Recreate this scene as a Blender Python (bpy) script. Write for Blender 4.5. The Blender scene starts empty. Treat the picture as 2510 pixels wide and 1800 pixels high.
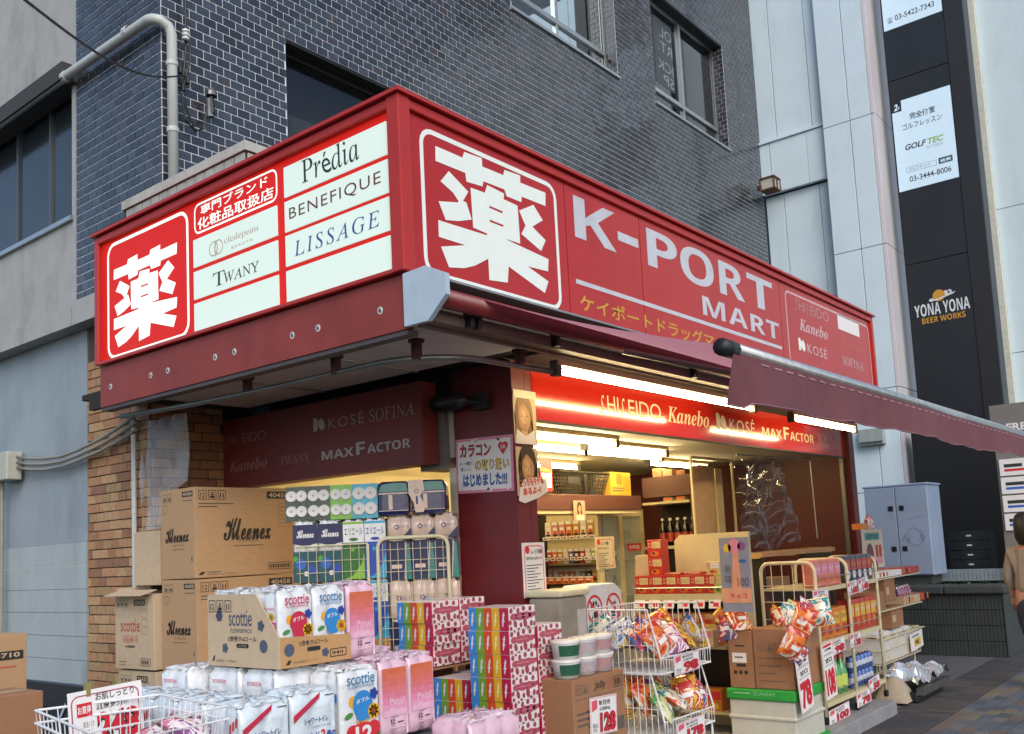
import bpy, bmesh, math, random
from mathutils import Vector, Matrix
from mathutils.geometry import tessellate_polygon
rnd = random.Random(11)
scene = bpy.context.scene
COL = scene.collection

# ---------------------------------------------------------------- camera, sky, sun, exposure
CAM = Vector((-3.1917, -3.1723, 1.5))
yaw, pitch, roll = math.radians(38.71419), math.radians(5.93575), math.radians(-2.84081)
fw = Vector((math.cos(pitch)*math.cos(yaw), math.cos(pitch)*math.sin(yaw), math.sin(pitch)))
rt = Vector((math.sin(yaw), -math.cos(yaw), 0)); up = rt.cross(fw)
r2 = rt*math.cos(roll)+up*math.sin(roll); u2 = up*math.cos(roll)-rt*math.sin(roll)
cd = bpy.data.cameras.new('camera'); cam = bpy.data.objects.new('camera', cd); COL.objects.link(cam)
mw = Matrix((r2, u2, -fw)).transposed().to_4x4(); mw.translation = CAM; cam.matrix_world = mw
cd.sensor_width = 36; cd.lens = 2322.917/2510*36; cd.shift_y = 203.06/2510
cd.clip_start = 0.05; cd.clip_end = 500
scene.camera = cam

SUN_AZ, SUN_EL = math.radians(232), math.radians(38)      # direction the light comes from (math angle in XY)
world = bpy.data.worlds.new('World'); scene.world = world; world.use_nodes = True
wn = world.node_tree.nodes; wl = world.node_tree.links
sky = wn.new('ShaderNodeTexSky'); sky.sky_type = 'NISHITA'; sky.sun_disc = False
sky.sun_elevation = SUN_EL; sky.sun_rotation = math.pi/2-SUN_AZ
sky.air_density = 1.0; sky.dust_density = 1.6; sky.ozone_density = 1.5
wl.new(sky.outputs[0], wn['Background'].inputs[0]); wn['Background'].inputs[1].default_value = 0.13
sd = bpy.data.lights.new('sun', 'SUN'); sd.energy = 1.0; sd.angle = math.radians(40); sd.color = (1.0, .93, .83)
so = bpy.data.objects.new('sun', sd); COL.objects.link(so)
sv = Vector((math.cos(SUN_AZ)*math.cos(SUN_EL), math.sin(SUN_AZ)*math.cos(SUN_EL), math.sin(SUN_EL)))
so.rotation_euler = sv.to_track_quat('Z', 'Y').to_euler()
vs = scene.view_settings; vs.view_transform = 'Standard'; vs.look = 'None'; vs.exposure = 0.68; vs.gamma = 1
cy = scene.cycles
cy.use_denoising = True; cy.max_bounces = 8; cy.diffuse_bounces = 4; cy.glossy_bounces = 4; cy.transmission_bounces = 8
cy.transparent_max_bounces = 12; cy.sample_clamp_indirect = 4; cy.caustics_reflective = False; cy.caustics_refractive = False

# ---------------------------------------------------------------- helpers
def lin(c):
    c = c/255
    return c/12.92 if c <= .04045 else ((c+.055)/1.055)**2.4
def S(h):
    return (lin(int(h[0:2], 16)), lin(int(h[2:4], 16)), lin(int(h[4:6], 16)), 1)
MATS = {}
def mt(name, h, rough=.55, metal=0, var=.08, scale=14, bump=0, bscale=90, emit=0, spec=.5, trans=0, alpha=1, coat=0, stain=0, ecol=None, stretch=None):
    if name in MATS: return MATS[name]
    m = bpy.data.materials.new(name); m.use_nodes = True; MATS[name] = m
    nt = m.node_tree; b = nt.nodes['Principled BSDF']; L = nt.links.new
    col = S(h); b.inputs['Roughness'].default_value = rough; b.inputs['Metallic'].default_value = metal
    b.inputs['Specular IOR Level'].default_value = spec; b.inputs['Coat Weight'].default_value = coat
    b.inputs['Base Color'].default_value = col
    b.inputs['Transmission Weight'].default_value = trans; b.inputs['Alpha'].default_value = alpha
    if var or bump or stain:
        g = nt.nodes.new('ShaderNodeNewGeometry'); src = g.outputs['Position']
        if stretch:
            mp = nt.nodes.new('ShaderNodeMapping'); mp.inputs['Scale'].default_value = stretch; L(src, mp.inputs[0]); src = mp.outputs[0]
    if var:
        n = nt.nodes.new('ShaderNodeTexNoise'); n.inputs['Scale'].default_value = scale; n.inputs['Detail'].default_value = 5; L(src, n.inputs['Vector'])
        r = nt.nodes.new('ShaderNodeMapRange'); r.inputs[1].default_value = .3; r.inputs[2].default_value = .7
        r.inputs[3].default_value = 1-var; r.inputs[4].default_value = 1+var; L(n.outputs[0], r.inputs[0])
        h_ = nt.nodes.new('ShaderNodeHueSaturation'); h_.inputs['Color'].default_value = col; L(r.outputs[0], h_.inputs['Value'])
        out = h_.outputs[0]
        if stain:
            n2 = nt.nodes.new('ShaderNodeTexNoise'); n2.inputs['Scale'].default_value = 2.2; n2.inputs['Detail'].default_value = 8; n2.inputs['Roughness'].default_value = .7
            mp2 = nt.nodes.new('ShaderNodeMapping'); mp2.inputs['Scale'].default_value = (1.6, 1.6, .45); L(g.outputs['Position'], mp2.inputs[0]); L(mp2.outputs[0], n2.inputs['Vector'])
            r3 = nt.nodes.new('ShaderNodeMapRange'); r3.inputs[1].default_value = .5; r3.inputs[2].default_value = .75; L(n2.outputs[0], r3.inputs[0])
            mx = nt.nodes.new('ShaderNodeMixRGB'); mx.blend_type = 'MULTIPLY'; mx.inputs[2].default_value = (1-stain, 1-stain, 1-stain*1.05, 1)
            L(r3.outputs[0], mx.inputs[0]); L(out, mx.inputs[1]); out = mx.outputs[0]
        L(out, b.inputs['Base Color'])
        r2_ = nt.nodes.new('ShaderNodeMapRange'); r2_.inputs[3].default_value = max(.03, rough*(1-var)); r2_.inputs[4].default_value = min(1, rough*(1+var)); L(n.outputs[0], r2_.inputs[0]); L(r2_.outputs[0], b.inputs['Roughness'])
    if bump:
        n3 = nt.nodes.new('ShaderNodeTexNoise'); n3.inputs['Scale'].default_value = bscale; n3.inputs['Detail'].default_value = 4; L(src, n3.inputs['Vector'])
        bp = nt.nodes.new('ShaderNodeBump'); bp.inputs['Strength'].default_value = bump; bp.inputs['Distance'].default_value = .01; L(n3.outputs[0], bp.inputs['Height']); L(bp.outputs[0], b.inputs['Normal'])
    if emit:
        b.inputs['Emission Color'].default_value = S(ecol) if ecol else col; b.inputs['Emission Strength'].default_value = emit
    return m

class MB:
    """collects faces in local coordinates; build() links them as ONE mesh object"""
    def __init__(s): s.v = []; s.f = []; s.fm = []; s.ms = []; s.k = 0
    def use(s, m):
        if m not in s.ms: s.ms.append(m)
        s.k = s.ms.index(m); return s
    def quad(s, *p):
        n = len(s.v); s.v += [tuple(q) for q in p]; s.f.append(tuple(range(n, n+len(p)))); s.fm.append(s.k); return s
    def box(s, x0, x1, y0, y1, z0, z1):
        n = len(s.v); s.v += [(x0,y0,z0),(x1,y0,z0),(x1,y1,z0),(x0,y1,z0),(x0,y0,z1),(x1,y0,z1),(x1,y1,z1),(x0,y1,z1)]
        for q in ((0,3,2,1),(4,5,6,7),(0,1,5,4),(1,2,6,5),(2,3,7,6),(3,0,4,7)): s.f.append(tuple(n+i for i in q)); s.fm.append(s.k)
        return s
    def obox(s, c, a, b, d):
        c, a, b, d = Vector(c), Vector(a), Vector(b), Vector(d); n = len(s.v)
        for k in (-1, 1):
            for i, j in ((-1,-1),(1,-1),(1,1),(-1,1)): s.v.append(tuple(c+a*i+b*j+d*k))
        for q in ((0,3,2,1),(4,5,6,7),(0,1,5,4),(1,2,6,5),(2,3,7,6),(3,0,4,7)): s.f.append(tuple(n+i for i in q)); s.fm.append(s.k)
        return s
    def bar(s, p, q, w, h=None, upv=(0,0,1)):
        p, q = Vector(p), Vector(q); d = q-p; a = d.cross(Vector(upv))
        if a.length < 1e-6: a = d.cross(Vector((1,0,0)))
        a.normalize(); b = d.cross(a).normalized(); h = h or w
        return s.obox((p+q)/2, a*w/2, b*h/2, d/2)
    def tube(s, pts, r, n=6, caps=True):
        pts = [Vector(p) for p in pts]; rings = []; prev = None
        for i, p in enumerate(pts):
            d = (pts[min(i+1, len(pts)-1)]-pts[max(i-1, 0)]).normalized()
            if prev is None:
                a = d.cross(Vector((0,0,1)))
                if a.length < 1e-3: a = d.cross(Vector((1,0,0)))
            else: a = prev - d*prev.dot(d)
            a.normalize(); prev = a; b = d.cross(a); rr = r[i] if isinstance(r, (list, tuple)) else r
            k = len(s.v); rings.append(k)
            for j in range(n):
                t = 2*math.pi*j/n; s.v.append(tuple(p+a*math.cos(t)*rr+b*math.sin(t)*rr))
        for i in range(len(rings)-1):
            for j in range(n):
                s.f.append((rings[i]+j, rings[i]+(j+1)%n, rings[i+1]+(j+1)%n, rings[i+1]+j)); s.fm.append(s.k)
        if caps:
            s.f.append(tuple(rings[0]+j for j in range(n-1, -1, -1))); s.fm.append(s.k)
            s.f.append(tuple(rings[-1]+j for j in range(n))); s.fm.append(s.k)
        return s
    def lathe(s, prof, c=(0,0,0), n=12, axis='z'):
        k0 = len(s.v)
        for r, z in prof:
            for j in range(n):
                t = 2*math.pi*j/n; a, b = r*math.cos(t), r*math.sin(t)
                q = (a, b, z) if axis == 'z' else ((z, a, b) if axis == 'x' else (a, z, b))
                s.v.append((c[0]+q[0], c[1]+q[1], c[2]+q[2]))
        for i in range(len(prof)-1):
            for j in range(n):
                s.f.append((k0+i*n+j, k0+i*n+(j+1)%n, k0+(i+1)*n+(j+1)%n, k0+(i+1)*n+j)); s.fm.append(s.k)
        return s
    def prism(s, poly, o, u, v, d):
        """polygon (2D) on plane o,u,v pushed back along the normal by d"""
        o, u, v = Vector(o), Vector(u), Vector(v); nn = u.cross(v).normalized()
        P = [o+u*x+v*y for x, y in poly]; n = len(s.v); m = len(P)
        s.v += [tuple(p) for p in P]+[tuple(p-nn*d) for p in P]
        s.f.append(tuple(range(n, n+m))); s.fm.append(s.k); s.f.append(tuple(range(n+2*m-1, n+m-1, -1))); s.fm.append(s.k)
        for i in range(m):
            j = (i+1) % m; s.f.append((n+i, n+m+i, n+m+j, n+j)); s.fm.append(s.k)
        return s
    def sheet(s, fn, nu, nv):
        n = len(s.v)
        for i in range(nu+1):
            for j in range(nv+1): s.v.append(tuple(fn(i/nu, j/nv)))
        for i in range(nu):
            for j in range(nv):
                a = n+i*(nv+1)+j; s.f.append((a, a+nv+1, a+nv+2, a+1)); s.fm.append(s.k)
        return s
    def mesh(s, name='mesh', smooth=False):
        me = bpy.data.meshes.new(name); me.from_pydata(s.v, [], s.f)
        for m in s.ms: me.materials.append(m)
        me.polygons.foreach_set('material_index', s.fm)
        if smooth: me.polygons.foreach_set('use_smooth', [True]*len(s.f))
        me.update(); return me
    def build(s, name, parent=None, smooth=False, loc=None, rot=None, bevel=0, kind=None):
        return link(name, s.mesh(name, smooth), parent, loc, rot, bevel, kind)

def link(name, me, parent=None, loc=None, rot=None, bevel=0, kind=None):
    o = bpy.data.objects.new(name, me); COL.objects.link(o)
    if parent: o.parent = parent
    if loc: o.location = loc
    if rot: o.rotation_euler = rot
    if bevel:
        md = o.modifiers.new('bevel', 'BEVEL'); md.width = bevel; md.segments = 2; md.limit_method = 'ANGLE'
    if kind: o['kind'] = kind
    return o
def tag(o, label, cat, group=None):
    o['label'] = label; o['category'] = cat
    if group: o['group'] = group
    return o
def thing(name, label, cat, loc=(0,0,0), rz=0, group=None):
    o = bpy.data.objects.new(name, None); COL.objects.link(o); o.location = loc; o.rotation_euler = (0, 0, rz)
    o.empty_display_size = .1
    return tag(o, label, cat, group)
def copytree(o, loc=None, rz=None, label=None, parent=None):
    c = o.copy(); COL.objects.link(c); c.parent = parent
    if loc is not None: c.location = loc
    if rz is not None: c.rotation_euler = (0, 0, rz)
    if label: c['label'] = label
    for ch in o.children: copytree(ch, parent=c)
    return c

# ---- lettering: Blender's own built-in font stack, turned into mesh
def serif(t): return ''.join(chr(0x1D400+ord(c)-65) if 'A' <= c <= 'Z' else chr(0x1D41A+ord(c)-97) if 'a' <= c <= 'z' else c for c in t)
def ital(t): return ''.join(chr(0x1D434+ord(c)-65) if 'A' <= c <= 'Z' else (chr(0x1D44E+ord(c)-97) if c != 'h' else '\u210e') if 'a' <= c <= 'z' else c for c in t)
def bital(t): return ''.join(chr(0x1D468+ord(c)-65) if 'A' <= c <= 'Z' else chr(0x1D482+ord(c)-97) if 'a' <= c <= 'z' else c for c in t)
def script(t): return ''.join(chr(0x1D4D0+ord(c)-65) if 'A' <= c <= 'Z' else chr(0x1D4EA+ord(c)-97) if 'a' <= c <= 'z' else c for c in t)
def bold(t): return ''.join(chr(0x1D5D4+ord(c)-65) if 'A' <= c <= 'Z' else chr(0x1D5EE+ord(c)-97) if 'a' <= c <= 'z' else chr(0x1D7EC+ord(c)-48) if '0' <= c <= '9' else c for c in t)
GL = {}
def glyphs(t, fat=0, shear=0, space=1):
    k = (t, fat, shear, space)
    if k not in GL:
        c = bpy.data.curves.new('txt', 'FONT'); c.body = t; c.offset = fat; c.shear = shear; c.space_character = space; c.resolution_u = 3
        o = bpy.data.objects.new('txt', c); me = o.to_mesh()
        vs_ = [(v.co.x, v.co.y) for v in me.vertices]; fs = [tuple(p.vertices) for p in me.polygons]
        o.to_mesh_clear(); bpy.data.objects.remove(o); bpy.data.curves.remove(c)
        if not vs_: vs_ = [(0,0),(1,0),(1,1)]; fs = []
        xs = [p[0] for p in vs_]; ys = [p[1] for p in vs_]
        GL[k] = (vs_, fs, min(xs), max(xs), min(ys), max(ys))
    return GL[k]
class Face:
    """flat print on a face of a thing: o = lower left corner, u to the right, v up"""
    def __init__(s, o, u, v, mb=None): s.o, s.u, s.v = Vector(o), Vector(u).normalized(), Vector(v).normalized(); s.n = s.u.cross(s.v); s.mb = mb or MB()
    def P(s, x, y, lay): return s.o+s.u*x+s.v*y+s.n*(.0008+.0007*lay)
    def rect(s, x, y, w, h, m, lay=0): s.mb.use(m).quad(s.P(x,y,lay), s.P(x+w,y,lay), s.P(x+w,y+h,lay), s.P(x,y+h,lay)); return s
    def poly(s, pts, m, lay=0, holes=()):
        loops = [[Vector((p[0], p[1], 0)) for p in l] for l in (pts, *holes)]; flat = [q for l in loops for q in l]
        s.mb.use(m); n = len(s.mb.v); s.mb.v += [tuple(s.P(q.x, q.y, lay)) for q in flat]
        for t in tessellate_polygon(loops):
            a, b, c = flat[t[0]], flat[t[1]], flat[t[2]]
            if (b.x-a.x)*(c.y-a.y)-(b.y-a.y)*(c.x-a.x) < 0: t = (t[0], t[2], t[1])
            s.mb.f.append(tuple(n+i for i in t)); s.mb.fm.append(s.mb.k)
        return s
    def disc(s, x, y, r, m, lay=0, n=14, ry=None, rot=0):
        ry = ry or r; c_, s_ = math.cos(rot), math.sin(rot)
        return s.poly([(x+r*math.cos(2*math.pi*i/n)*c_-ry*math.sin(2*math.pi*i/n)*s_, y+r*math.cos(2*math.pi*i/n)*s_+ry*math.sin(2*math.pi*i/n)*c_) for i in range(n)], m, lay)
    def ring(s, x, y, r, w, m, lay=0, n=20):
        c = [(math.cos(2*math.pi*i/n), math.sin(2*math.pi*i/n)) for i in range(n)]
        return s.poly([(x+r*a, y+r*b) for a, b in c], m, lay, holes=[[(x+(r-w)*a, y+(r-w)*b) for a, b in c]])
    def rrect(s, x, y, w, h, r, t, m, lay=0):
        def loop(x, y, w, h, r): return [(cx+r*math.cos(a0+i*math.pi/8), cy_+r*math.sin(a0+i*math.pi/8)) for cx, cy_, a0 in ((x+w-r,y+h-r,0),(x+r,y+h-r,math.pi/2),(x+r,y+r,math.pi),(x+w-r,y+r,1.5*math.pi)) for i in range(5)]
        return s.poly(loop(x,y,w,h,r), m, lay, holes=[loop(x+t,y+t,w-2*t,h-2*t,max(r-t,.002))] if t else ())
    def text(s, t, x, y, w, h, m, lay=1, fat=0, shear=0, space=1, rot=0, flip=False):
        vs_, fs, x0, x1, y0, y1 = glyphs(t, fat, shear, space)
        kx = w/(x1-x0); ky = h/(y1-y0) if h else kx; c_, s_ = math.cos(rot), math.sin(rot)
        s.mb.use(m); n = len(s.mb.v)
        for a, b in vs_:
            a = (a-x0)*kx; b = (b-y0)*ky
            if flip: a = w-a
            s.mb.v.append(tuple(s.P(x+a*c_-b*s_, y+a*s_+b*c_, lay)))
        for f in fs: s.mb.f.append(tuple(n+i for i in f)); s.mb.fm.append(s.mb.k)
        return s
    def heavy(s, t, x, y, w, h, m, d, lay=1, **k):
        for i, (a, b) in enumerate(((0,0),(d,0),(0,d),(d,d))): s.text(t, x+a, y+b, w, h, m, lay+i, **k)
        return s
    def build(s, name, parent=None): return s.mb.build(name, parent)
    def cut(s, name, parent): o = s.mb.build(name, parent); s.mb = MB(); return o
LEFT = ((0,-1,0), (0,0,1))      # a face looking to -X: right is -Y
FRONT = ((1,0,0), (0,0,1))      # a face looking to -Y: right is +X

# ---------------------------------------------------------------- common materials
grout = mt('grout', 'd6dbe2', .9, var=.1, scale=30)
TILES = [mt('glazed_tile_%d' % i, h, .3, var=.16, scale=9, coat=.5, bump=.06, bscale=20, stain=.25) for i, h in enumerate(('2d3139','26292f','363a43','3a3436','2f3840','202227','3d424b'))]
BRICKS = [mt('brick_tile_%d' % i, h, .75, var=.14, scale=25, bump=.3, bscale=70) for i, h in enumerate(('ab805b','9d7352','b5926b','8f6850','ae8562','a28460'))]
concrete = mt('painted_concrete', 'a3a5a4', .9, var=.08, scale=6, bump=.15, bscale=120, stain=.3)
alu = mt('aluminium', 'b9bcbc', .35, .85, var=.06)
darkglass = mt('window_glass', '14181c', .04, var=0, spec=.9, coat=.6)
black = mt('black_paint', '16171a', .5)
white = mt('white_paint', 'd9dbd8', .5)
steel = mt('galvanised_steel', '7d7e7c', .38, .8, var=.15)
redpaint = mt('red_sign_paint', 'b2302a', .35, var=.06, scale=5, spec=.35, stain=.14)
redflat = mt('faded_red_panel', '8a3a34', .5, var=.12, scale=4, stain=.22, spec=.3)
darkred = mt('maroon_paint', '6b1f24', .4, var=.1, scale=5)
cream_enamel = mt('cream_enamel', 'd8cfae', .35, var=.05)
white_enamel = mt('white_enamel_wire', 'e3e5e6', .3, var=.03)
ink = mt('black_ink', '1d1c1d', .6, var=0)
inkred = mt('red_ink', 'c8202f', .5, var=0)
paperw = mt('white_paper', 'e6e3e1', .6, var=.03)
card = mt('kraft_cardboard', 'b2906c', .85, var=.07, scale=20, bump=.12, bscale=160, stretch=(1,1,6))
card2 = mt('brown_cardboard', '9a6f50', .85, var=.07, scale=20, bump=.12, bscale=160)
card3 = mt('pale_cardboard', 'bfa98c', .85, var=.06, scale=20, bump=.1, bscale=160)
tape = mt('packing_tape', 'b99a6c', .25, var=.05)
# ================================================================= GROUND
asphalt = mt('asphalt', '4a4b4d', .9, var=.2, scale=60, bump=.5, bscale=220)
slabm = mt('worn_concrete_slab', '595a5e', .85, var=.15, scale=5, bump=.2, bscale=120)
g = MB().use(asphalt); g.quad((-90,-90,0),(120,-90,0),(120,90,0),(-90,90,0)); g = g.build('ground'); g['kind'] = 'structure'
pv = MB().use(slabm); pv.box(4.0,30,-.52,14,.0,.012); pv = pv.build('pavement'); pv['kind'] = 'structure'
PAV = [mt('paver_%d' % i, h, .8, var=.15, scale=40, bump=.25, bscale=150) for i, h in enumerate(('3b3b3f','434140','35383d','494541'))]
MOS = [mt('mosaic_paver_%d' % i, h, .8, var=.15, scale=40, bump=.25, bscale=150) for i, h in enumerate(('525962','5f5f5d','686254','4a535e','5c534d','434a53'))]
def slab(w, d, h, ms):
    out = []
    for m in ms:
        b = MB().use(m); e = .004
        b.box(-w/2,w/2,-d/2,d/2,0,h-e); n = len(b.v)
        b.v += [(-w/2,-d/2,h-e),(w/2,-d/2,h-e),(w/2,d/2,h-e),(-w/2,d/2,h-e),(-w/2+e,-d/2+e,h),(w/2-e,-d/2+e,h),(w/2-e,d/2-e,h),(-w/2+e,d/2-e,h)]
        for q in ((4,5,6,7),(0,1,5,4),(1,2,6,5),(2,3,7,6),(3,0,4,7)): b.f.append(tuple(n+i for i in q)); b.fm.append(b.k)
        out.append(b.mesh('paver'))
    return out
pm = slab(.104,.222,.016,PAV)
for i in range(76):
    for j in range(2):
        link('paver', rnd.choice(pm), pv, (3.55+i*.112, -.635-j*.23, rnd.uniform(-.002,.001)))
pm = slab(.19,.094,.014,MOS)
for i in range(24):
    for j in range(9):
        link('paver', rnd.choice(pm), pv, (4.0+i*.2+(j%2)*.1, -1.03-j*.101, rnd.uniform(-.002,.001)))
st = MB().use(mt('step_concrete', '8a8b8c', .85, var=.1, scale=8, bump=.2, bscale=120, stain=.25))
x = .2
for w in (1.15, 1.2, 1.15, 1.15): st.box(x, x+w-.006, -.6, .42, .0, .12); x += w
st = st.build('shop_step', bevel=.008); st['kind'] = 'structure'

# ================================================================= TILED BUILDING
TB = thing('tiled_building', 'building clad in dark blue glazed tiles above the red corner drugstore sign', 'building', (.4, 2.78, 0))
wallm = grout
ZC = lambda k: 3.6+k*.07
W = [(1.12, 3.5, ZC(9), ZC(31)), (4.21, 6.36, ZC(54), ZC(83)), (7.31, 9.5, ZC(54), ZC(78))]   # openings x0,x1,z0,z1 (local x from the corner)
XE, ZT, ZB = 10.65, 10.9, 3.6
def strips(mb, x0, x1, z0, z1, holes, put):
    """wall with rectangular openings, as non-overlapping boxes"""
    xs = sorted({x0, x1, *[h[0] for h in holes], *[h[1] for h in holes]})
    for a, b in zip(xs, xs[1:]):
        cut = sorted([(h[2], h[3]) for h in holes if h[0] <= a+1e-6 and h[1] >= b-1e-6]); z = z0
        for c0, c1 in cut:
            if c0 > z: put(a, b, z, min(c0, z1))
            z = max(z, c1)
        if z < z1: put(a, b, z, z1)
b = MB().use(wallm)
strips(b, 0, XE, ZB, ZT, W, lambda a, c, z0, z1: b.box(a, c, 0, .25, z0, z1))
b.box(0, .25, .25, 1.25, ZB, ZT)
b.use(mt('grey_render', '6d7178', .9)).box(.3, XE, .5, .6, ZB, ZT)
b.build('wall', TB)
# tiles: 300 largest in view are objects, the rest one mesh
def tmesh(w, h, m, d=.006):
    e = .0018; q = MB().use(m); q.v = [(0,0,0),(w,0,0),(w,0,h),(0,0,h),(e,-d,e),(w-e,-d,e),(w-e,-d,h-e),(e,-d,h-e)]
    q.f = [(4,5,6,7),(0,1,5,4),(1,2,6,5),(2,3,7,6),(3,0,4,7)]; q.fm = [0]*5; return q
TWW, THH, PX, PZ = .1085, .0615, .1165, .07
cand = []
def clip(x0, x1, z0, z1, holes, X0, X1):
    x0, x1 = max(x0, X0), min(x1, X1); segs = [(x0, x1)]
    for h in holes:
        if z1 > h[2] and z0 < h[3]:
            new = []
            for a, c in segs:
                if c <= h[0] or a >= h[1]: new.append((a, c)); continue
                if a < h[0]-.004: new.append((a, h[0]-.004))
                if c > h[1]+.004: new.append((h[1]+.004, c))
            segs = new
    return [s_ for s_ in segs if s_[1]-s_[0] > .012]
nrow = int((ZT-ZB)/PZ)
for j in range(nrow):
    z = ZB+.004+j*PZ; off = (j % 2)*PX/2
    for i in range(-1, int(XE/PX)+1):
        for a, c in clip(.004+i*PX+off, .004+i*PX+off+TWW, z, z+THH, [(h[0], h[1], h[2], h[3]) for h in W], .002, XE): cand.append((0, a, z, c-a))
    for i in range(-1, 11):
        a, c = max(.004, .004+i*PX+PX/2-off), min(1.245, .004+i*PX+PX/2-off+TWW)
        if c-a > .012: cand.append((1, a, z, c-a))
def dist(t):
    p = Vector((.4+t[1], 2.78, t[2])) if t[0] == 0 else Vector((.4, 2.78+t[1], t[2]))
    vis = 0
    if t[0] == 0 and t[2] < 3.75+.22+t[1]*.02: vis = 6
    if t[0] == 1 and t[2] < 3.6+(1.25-t[1])*.95 : vis = 6
    if (p.z-1.5)/((p-CAM).dot(fw)) > .52: vis = 6
    return (p-CAM).length+vis
cand.sort(key=dist)
cache = {}
def bigtile(k, a, z, w, mi):
    key = (round(w, 4), mi)
    if key not in cache: cache[key] = tmesh(round(w, 4), THH, TILES[mi]).mesh('wall_tile')
    o = link('wall_tile', cache[key], TB)
    if k == 0: o.location = (a, 0, z)
    else: o.location = (0, a+w, z); o.rotation_euler = (0, 0, -math.pi/2)
rest = MB()
for m in TILES: rest.use(m)
for n, (k, a, z, w) in enumerate(cand):
    mi = rnd.choices(range(7), (5,4,5,1.4,3,2,2))[0]
    if n < 300: bigtile(k, a, z, w, mi); continue
    q = tmesh(w, THH, TILES[mi]); o0 = len(rest.v); t = rnd.uniform(-.0012, .0012), rnd.uniform(-.0012, .0012)
    for (x_, y_, z_) in q.v:
        if y_ < -.001: y_ += t[0]*(x_/w-.5)+t[1]*(z_/THH-.5)
        rest.v.append((a+x_, y_, z+z_) if k == 0 else (y_, a+w-x_, z+z_))
    rest.f += [tuple(o0+i for i in f) for f in q.f]; rest.fm += [mi]*5
rest.build('wall_tile_field', TB, kind='stuff')
# window reveals (tiled), frames and panes
def yplane_tiles(mb, x, y0, y1, z0, z1, sgn):
    j = 0; z = z0+.004
    while z+THH < z1:
        y = y0+.004-(j % 2)*.05
        while y < y1:
            a, c = max(y, y0+.003), min(y+TWW, y1)
            if c-a > .015: mb.use(TILES[rnd.randrange(7)]).box(min(x, x+sgn*.005), max(x, x+sgn*.005), a, c, z, z+THH)
            y += PX
        z += PZ; j += 1
mirror = mt('coated_reflective_glass','b9c6cc',.02,1,var=0)
curtain = mt('net_curtain', '8f9498', .9, var=.2, scale=3, stretch=(60,1,1))
for wi, (x0, x1, z0, z1) in enumerate(W):
    w = MB().use(alu if wi else mt('dark_window_frame','4a4e50',.45,.4)); D = .16
    w.box(x0, x1, D, D+.05, z0, z0+.045).box(x0, x1, D, D+.05, z1-.045, z1).box(x0, x0+.04, D+.001, D+.049, z0+.045, z1-.045).box(x1-.04, x1, D+.001, D+.049, z0+.045, z1-.045)
    zb = z0+(.32 if wi else .1)
    w.box(x0+.04, x1-.04, D-.012, D+.045, zb, zb+.06)
    for fx in (.5,): w.box(x0+(x1-x0)*fx-.02, x0+(x1-x0)*fx+.02, D-.006, D+.04, z0+.045, zb).box(x0+(x1-x0)*fx-.03, x0+(x1-x0)*fx+.03, D-.01, D+.04, zb+.06, z1-.045)
    w.box(x0-.02, x1+.02, -.03, D-.015, z0-.03, z0+.004)
    w = w.build('window', TB)
    for k in range(2):
        a, c = x0+.04+(x1-x0-.08)*k/2, x0+.04+(x1-x0-.08)*(k+1)/2
        p = MB().use((mt('thin_dark_glass','1d2225',.05,var=0,alpha=.45,spec=.8),mirror,darkglass)[wi]); p.box(a+.02, c-.02, D+.02, D+.026, zb+.06, z1-.045); p.build('pane', w)
        p = MB().use(mirror if wi == 1 else darkglass); p.box(a+.02, c-.02, D+.02, D+.026, z0+.045, zb); p.build('pane', w)
    r = MB(); yplane_tiles(r, x1-.0, .0, D, z0, z1, -1); r.build('reveal_tiles', w, kind='stuff'); r = MB(); yplane_tiles(r, x0+.0, .0, D, z0, z1, 1); r.build('reveal_tiles', w, kind='stuff')
    h = MB().use(mt('window_head_shade', '2e3234', .6)); h.box(x0, x1, .02, D, z1-.02, z1-.001); h.build('head_shade_strip', w)  # dark strip standing in for shade under the window head
    if wi == 0: c_ = MB().use(curtain); c_.box(x0+.05, x1-.05, D+.06, D+.07, z0, z0+1.02); c_.build('curtain', w)
    if wi == 2:
        f = Face((x0+.05, D+.018, z0+.5), *FRONT)
        m = mt('window_lettering', '8a8f94', .6, var=0)
        f.rect(.30,0,.02,1.05,mt('window_dark_panel','3c4147',.4),0); f.rect(.33,0,.52,1.0,MATS['window_dark_panel'],0)  # darker panels laid on the pane behind the mirrored letters
        for t, y, w_ in (('OL', .74, .34), ('RT.', .52, .40), ('ICK', .24, .44), ('SP', .04, .3)): f.text(t, .84-w_, y, w_, .15, m, 1, flip=True)
        f.build('lettering', w)
# white coping box behind the sign (local to corner): L-shaped roof edge
cop = MB().use(mt('coping_paint', 'b4b5ae', .8, var=.1, scale=8, stain=.35))
cx0, cy0, cy1, ct = -.15, -1.19, .26, 4.10
cop.box(cx0-.02, cx0+.14, cy0-.02, cy1, ct-.06, ct).box(cx0+.14, 6.4, cy0-.02, cy0+.14, ct-.06, ct)
cop.use(mt('coping_joint','3f3f3c',.9)).box(cx0, cx0+.12, cy0, cy1-.005, 3.1, ct-.062).box(cx0+.12, 6.4, cy0, cy0+.12, 3.1, ct-.062)
cop.use(mt('roof_felt', '55585a', .9)).box(cx0+.12, 6.4, cy0+.12, -.004, ct-.2, ct-.12)
cop = cop.build('coping', TB)
ctile = MB().use(mt('coping_tile', 'a8a9a2', .5, var=.12, scale=9, stain=.4)); ctile.box(-.008,0,-.0485,.0485,0,.6); ctile = ctile.mesh('coping_tile')
for i in range(13): link('coping_tile', ctile, cop, (cx0, cy0+.054+i*.1085, ct-.67))
for i in range(22): link('coping_tile', ctile, cop, (cx0+.06+i*.1085, cy0, ct-.67), (0,0,math.pi/2))
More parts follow.
